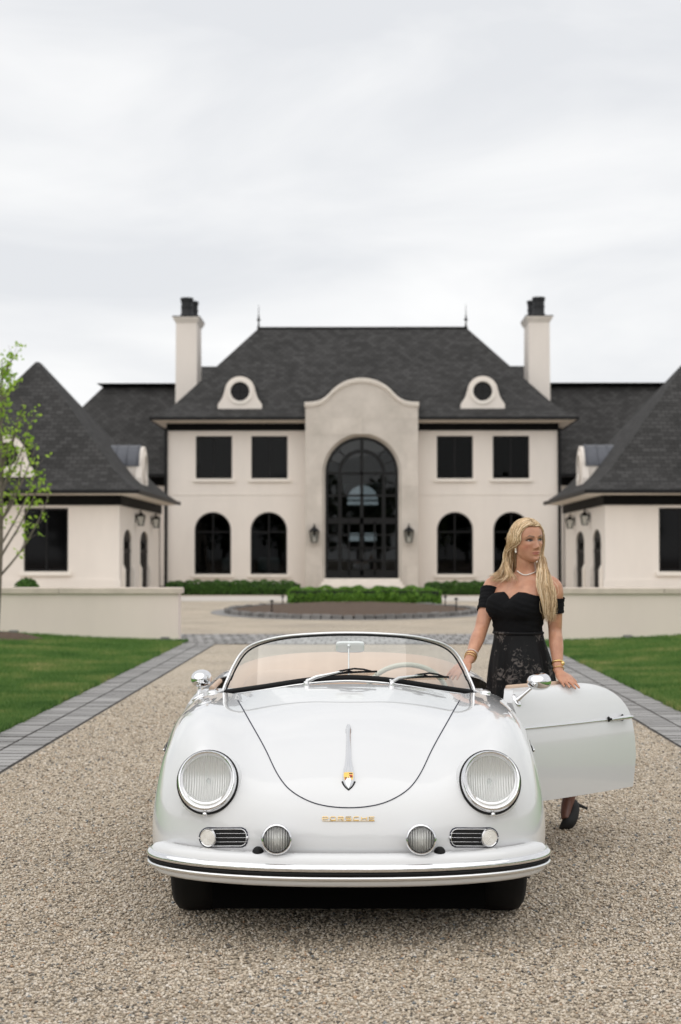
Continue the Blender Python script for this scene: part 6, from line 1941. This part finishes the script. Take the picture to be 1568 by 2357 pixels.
# hair
def hl(x, y, z): return HM @ (Vector((x, y, z))*HS) + HC
def hair():
    rng = random.Random(4)
    # cap over the skull with the face left free
    mb = MB(); keep = []
    zz_ = hp_[:, 2]; ang = np.arctan2(hp_[:, 0], -hp_[:, 1])      # 0 = front
    line = np.interp(np.abs(ang), [0, .35, .7, 1.0, 1.25, 1.6, PI], [.092, .089, .076, .040, -.01, -.06, -.085])
    on = zz_ > line
    cen = np.array([0, 0.0, 0.0])
    vv = hp_ + (hp_-cen)/np.linalg.norm(hp_-cen, axis=1, keepdims=True)*0.007
    vv = (vv*HS*np.array([1.1, 1, 1])) @ hm.T + np.array(HC)
    mb.V = [tuple(v) for v in vv]; mb.F = [f for f in hf if all(on[i] for i in f)]
    pbuild(mb, 'hair_cap', M['hair_base'], fix=True)
    mb = MB()
    def strand(pts, r, w=1.0):
        q = spline([tuple(p) for p in pts], 20)
        n = len(q)
        ph = rng.choice((0.0, 1.1, 2.3, 3.6, 4.9)) + rng.uniform(-.35, .35)
        q = [(p[0] + 0.0055*(i/n)**1.2*math.sin(ph + i*0.62), p[1] + 0.0045*(i/n)**1.2*math.cos(ph + i*0.55), p[2]) for i, p in enumerate(q)]
        mb.tube([Vector(p) for p in q], [r*min(1, 0.5+i/4)*(1 if i < n*0.7 else (1-(i-n*0.7)/(n*0.3))*0.85+0.15) for i in range(n)], 5, flat=0.55)
    def skull(s, y, b, lift):
        # point on the hair surface: angle b from the top, at depth y in head space
        k = max(0.05, 1-((y-.008)/.112)**2)
        return hl(s*(0.084+lift)*math.sin(b)*math.sqrt(k), y, 0.012 + (0.112+lift)*math.cos(b)*math.sqrt(k))
    for s in (-1, 1):
        for i in range(560):
            u = rng.random()
            y0 = -0.078 + 0.165*u
            lift = 0.004 + 0.008*rng.random()
            pts = [skull(s, y0, 0.03, lift)]
            front = max(0, 1-u*2.2)
            for b in (0.45, 0.85, 1.2, 1.5):
                pts.append(skull(s, y0 + 0.034*front*min(1, b/1.1) + 0.010*rng.uniform(-1, 1), b, lift + 0.006*math.sin(b)))
            j = rng.uniform(-1, 1); j2 = rng.uniform(-1, 1)
            if s < 0:     # image left: tucked behind the shoulder
                e1 = Vector((-.072 + .014*j - .010*u, .02 + .05*u + .01*j2, 1.475))
                e2 = Vector((-.080 + .022*j, .025 + .05*u, 1.42 + .01*j2))
                e3 = Vector((-.090 + .032*j, .02 + .055*u + .015*j2, 1.368 + .018*j2))
                if rng.random() < 0.12:
                    e3 = Vector((-.075 + .03*j, -.06, 1.352)); e2 = Vector((-.085+.01*j, -.01, 1.40))
                pts += [e1, e2, e3]
                if rng.random() < 0.6: pts.append(e3 + Vector((-.02 + .03*j, .02 - .05*rng.random(), -.012 - .02*rng.random())))
            else:         # image right: drawn forward over the shoulder
                e1 = Vector((.090 + .010*j, .0 + .03*u, 1.465))
                e2 = Vector((.088 + .026*j, -.055 + .03*j2, 1.39))
                e3 = Vector((.097 + .040*j + .01*j2, -.118 + .014*j2, 1.315))
                e4 = Vector((.108 + .032*j + .012*j2, -.137 + .012*j2, 1.25))
                e5 = Vector((.117 + .018*j + .02*j2, -.142, 1.20 - .07*rng.random()))
                pts += [e1, e2, e3, e4]
                if rng.random() < 0.75: pts.append(e5)
            strand(pts, 0.0011 + 0.0010*rng.random())
    # hair down the back of the head
    for i in range(160):
        u = rng.uniform(-1, 1); lift = 0.003
        pts = [hl(0.02*u, 0.05, 0.118), hl(0.05*u, 0.095, 0.07), hl(0.07*u, 0.11, 0.0), hl(0.075*u, 0.10, -0.07), Vector((.0 + .10*u, .085, 1.38)), Vector((.0 + .11*u, .10, 1.29 + .03*rng.random()))]
        strand(pts, 0.003)
    for i in range(46):     # loose flyaway hairs
        s = rng.choice((-1, 1)); b = rng.uniform(.2, 1.5); p = skull(s, rng.uniform(-.05, .07), b, .012)
        o = Vector((s*rng.uniform(.004, .016), rng.uniform(-.02, .02), rng.uniform(-.05, -.005)))
        strand([p, p + o*.6 + Vector((0, 0, .004)), p + o*1.1, p + o*1.3 + Vector((s*.006, 0, -.03))], 0.0005)
    for i in range(40):
        e = Vector((.105 + rng.uniform(-.03, .025), -.14, 1.25 + rng.uniform(-.04, .1)))
        strand([e, e + Vector((rng.uniform(-.02, .03), -.005, -.05)), e + Vector((rng.uniform(-.02, .02), 0.0, -.10))], 0.0006)
    pbuild(mb, 'hair', M['hair'])
hair()
# jewellery
mb = MB()
nk = []
for a in np.linspace(R(200), R(340), 30):
    d = Vector((math.cos(a), math.sin(a), 0)); zc = 1.385 - 0.022*max(0, -math.sin(a))**2
    loc, n, i, t = TBV.ray_cast(Vector((0.002, 0.0, zc)) + d*0.4, -d)
    nk.append((loc if loc else Vector((0.002, 0, zc))+d*0.055) + d*0.004)
mb.tube(nk, 0.0030, 6); pbuild(mb, 'necklace', M['pearl'])
mb = MB(); e_ = hl(-0.079, 0.004, -0.043); mb.superell(e_, (.005, .005, .005), 1, 10, 8); mb.superell(e_ - Vector((0, 0, .013)), (.0055, .0055, .0075), 1, 10, 8); pbuild(mb, 'earring', M['pearl'])
def bracelet(q, f, r, name, m, add=0.0035):
    i = int(f*(len(q)-1)); p = Vector(q[i][:3]); t = (Vector(q[min(i+1, len(q)-1)][:3]) - Vector(q[i-1][:3])).normalized()
    mb = MB(); mb.tube(torus(p, t, q[i][3]+add, 0, 32), r, 8, closed=True); return pbuild(mb, name, m)
bracelet(qL, .955, .0026, 'bracelet', M['gold']); bracelet(qL, .985, .0020, 'bracelet', M['gold']); bracelet(qL, .93, .0018, 'bracelet', M['pearl'])
bracelet(qR, .93, .0048, 'watch_strap', M['gold'], 0.002); bracelet(qR, .99, .0020, 'bracelet', M['gold'])
i = int(.93*(len(qR)-1)); mb = MB(); mb.superell(Vector(qR[i][:3]) + Vector((.022, -.020, .0)), (.010, .010, .011), .8, 16, 10); pbuild(mb, 'watch_case', M['gold'])
# shoes: trailing foot on tiptoe, standing foot flat behind the car
def pump(toe, ball, mid, heel, tip, name):
    spine = spline([[*p, w, h] for p, w, h in ((toe, .006, .006), (toe.lerp(ball, .45), .022, .015), (ball, .036, .022), (mid, .031, .026), (heel, .027, .030), (heel + (heel-mid)*0.35, .016, .020))], 26)
    mb = MB()
    mb.tube([Vector(p[:3]) for p in spine], [p[3] for p in spine], 18, flat=0.8)
    o = pbuild(mb, name, M['shoe'])
    hb = heel + (heel-mid).normalized()*0.004
    mb = MB(); mb.tube([hb, hb.lerp(tip, .35), hb.lerp(tip, .9), tip], [.019, .010, .0065, .0085], 12); h_ = mb.build('heel', M['shoe'], o, smooth=60)
    return o
pump(pl(1288, 1906, 9.06), pl(1306, 1894, 9.075), pl(1320, 1874, 9.10), pl(1322, 1850, 9.13), pl(1351, 1860, 9.16), 'shoe')
pump(Vector((-.10, -.19, .02)), Vector((-.095, -.12, .025)), Vector((-.09, -.05, .06)), Vector((-.09, .01, .10)), Vector((-.09, .045, .005)), 'shoe')
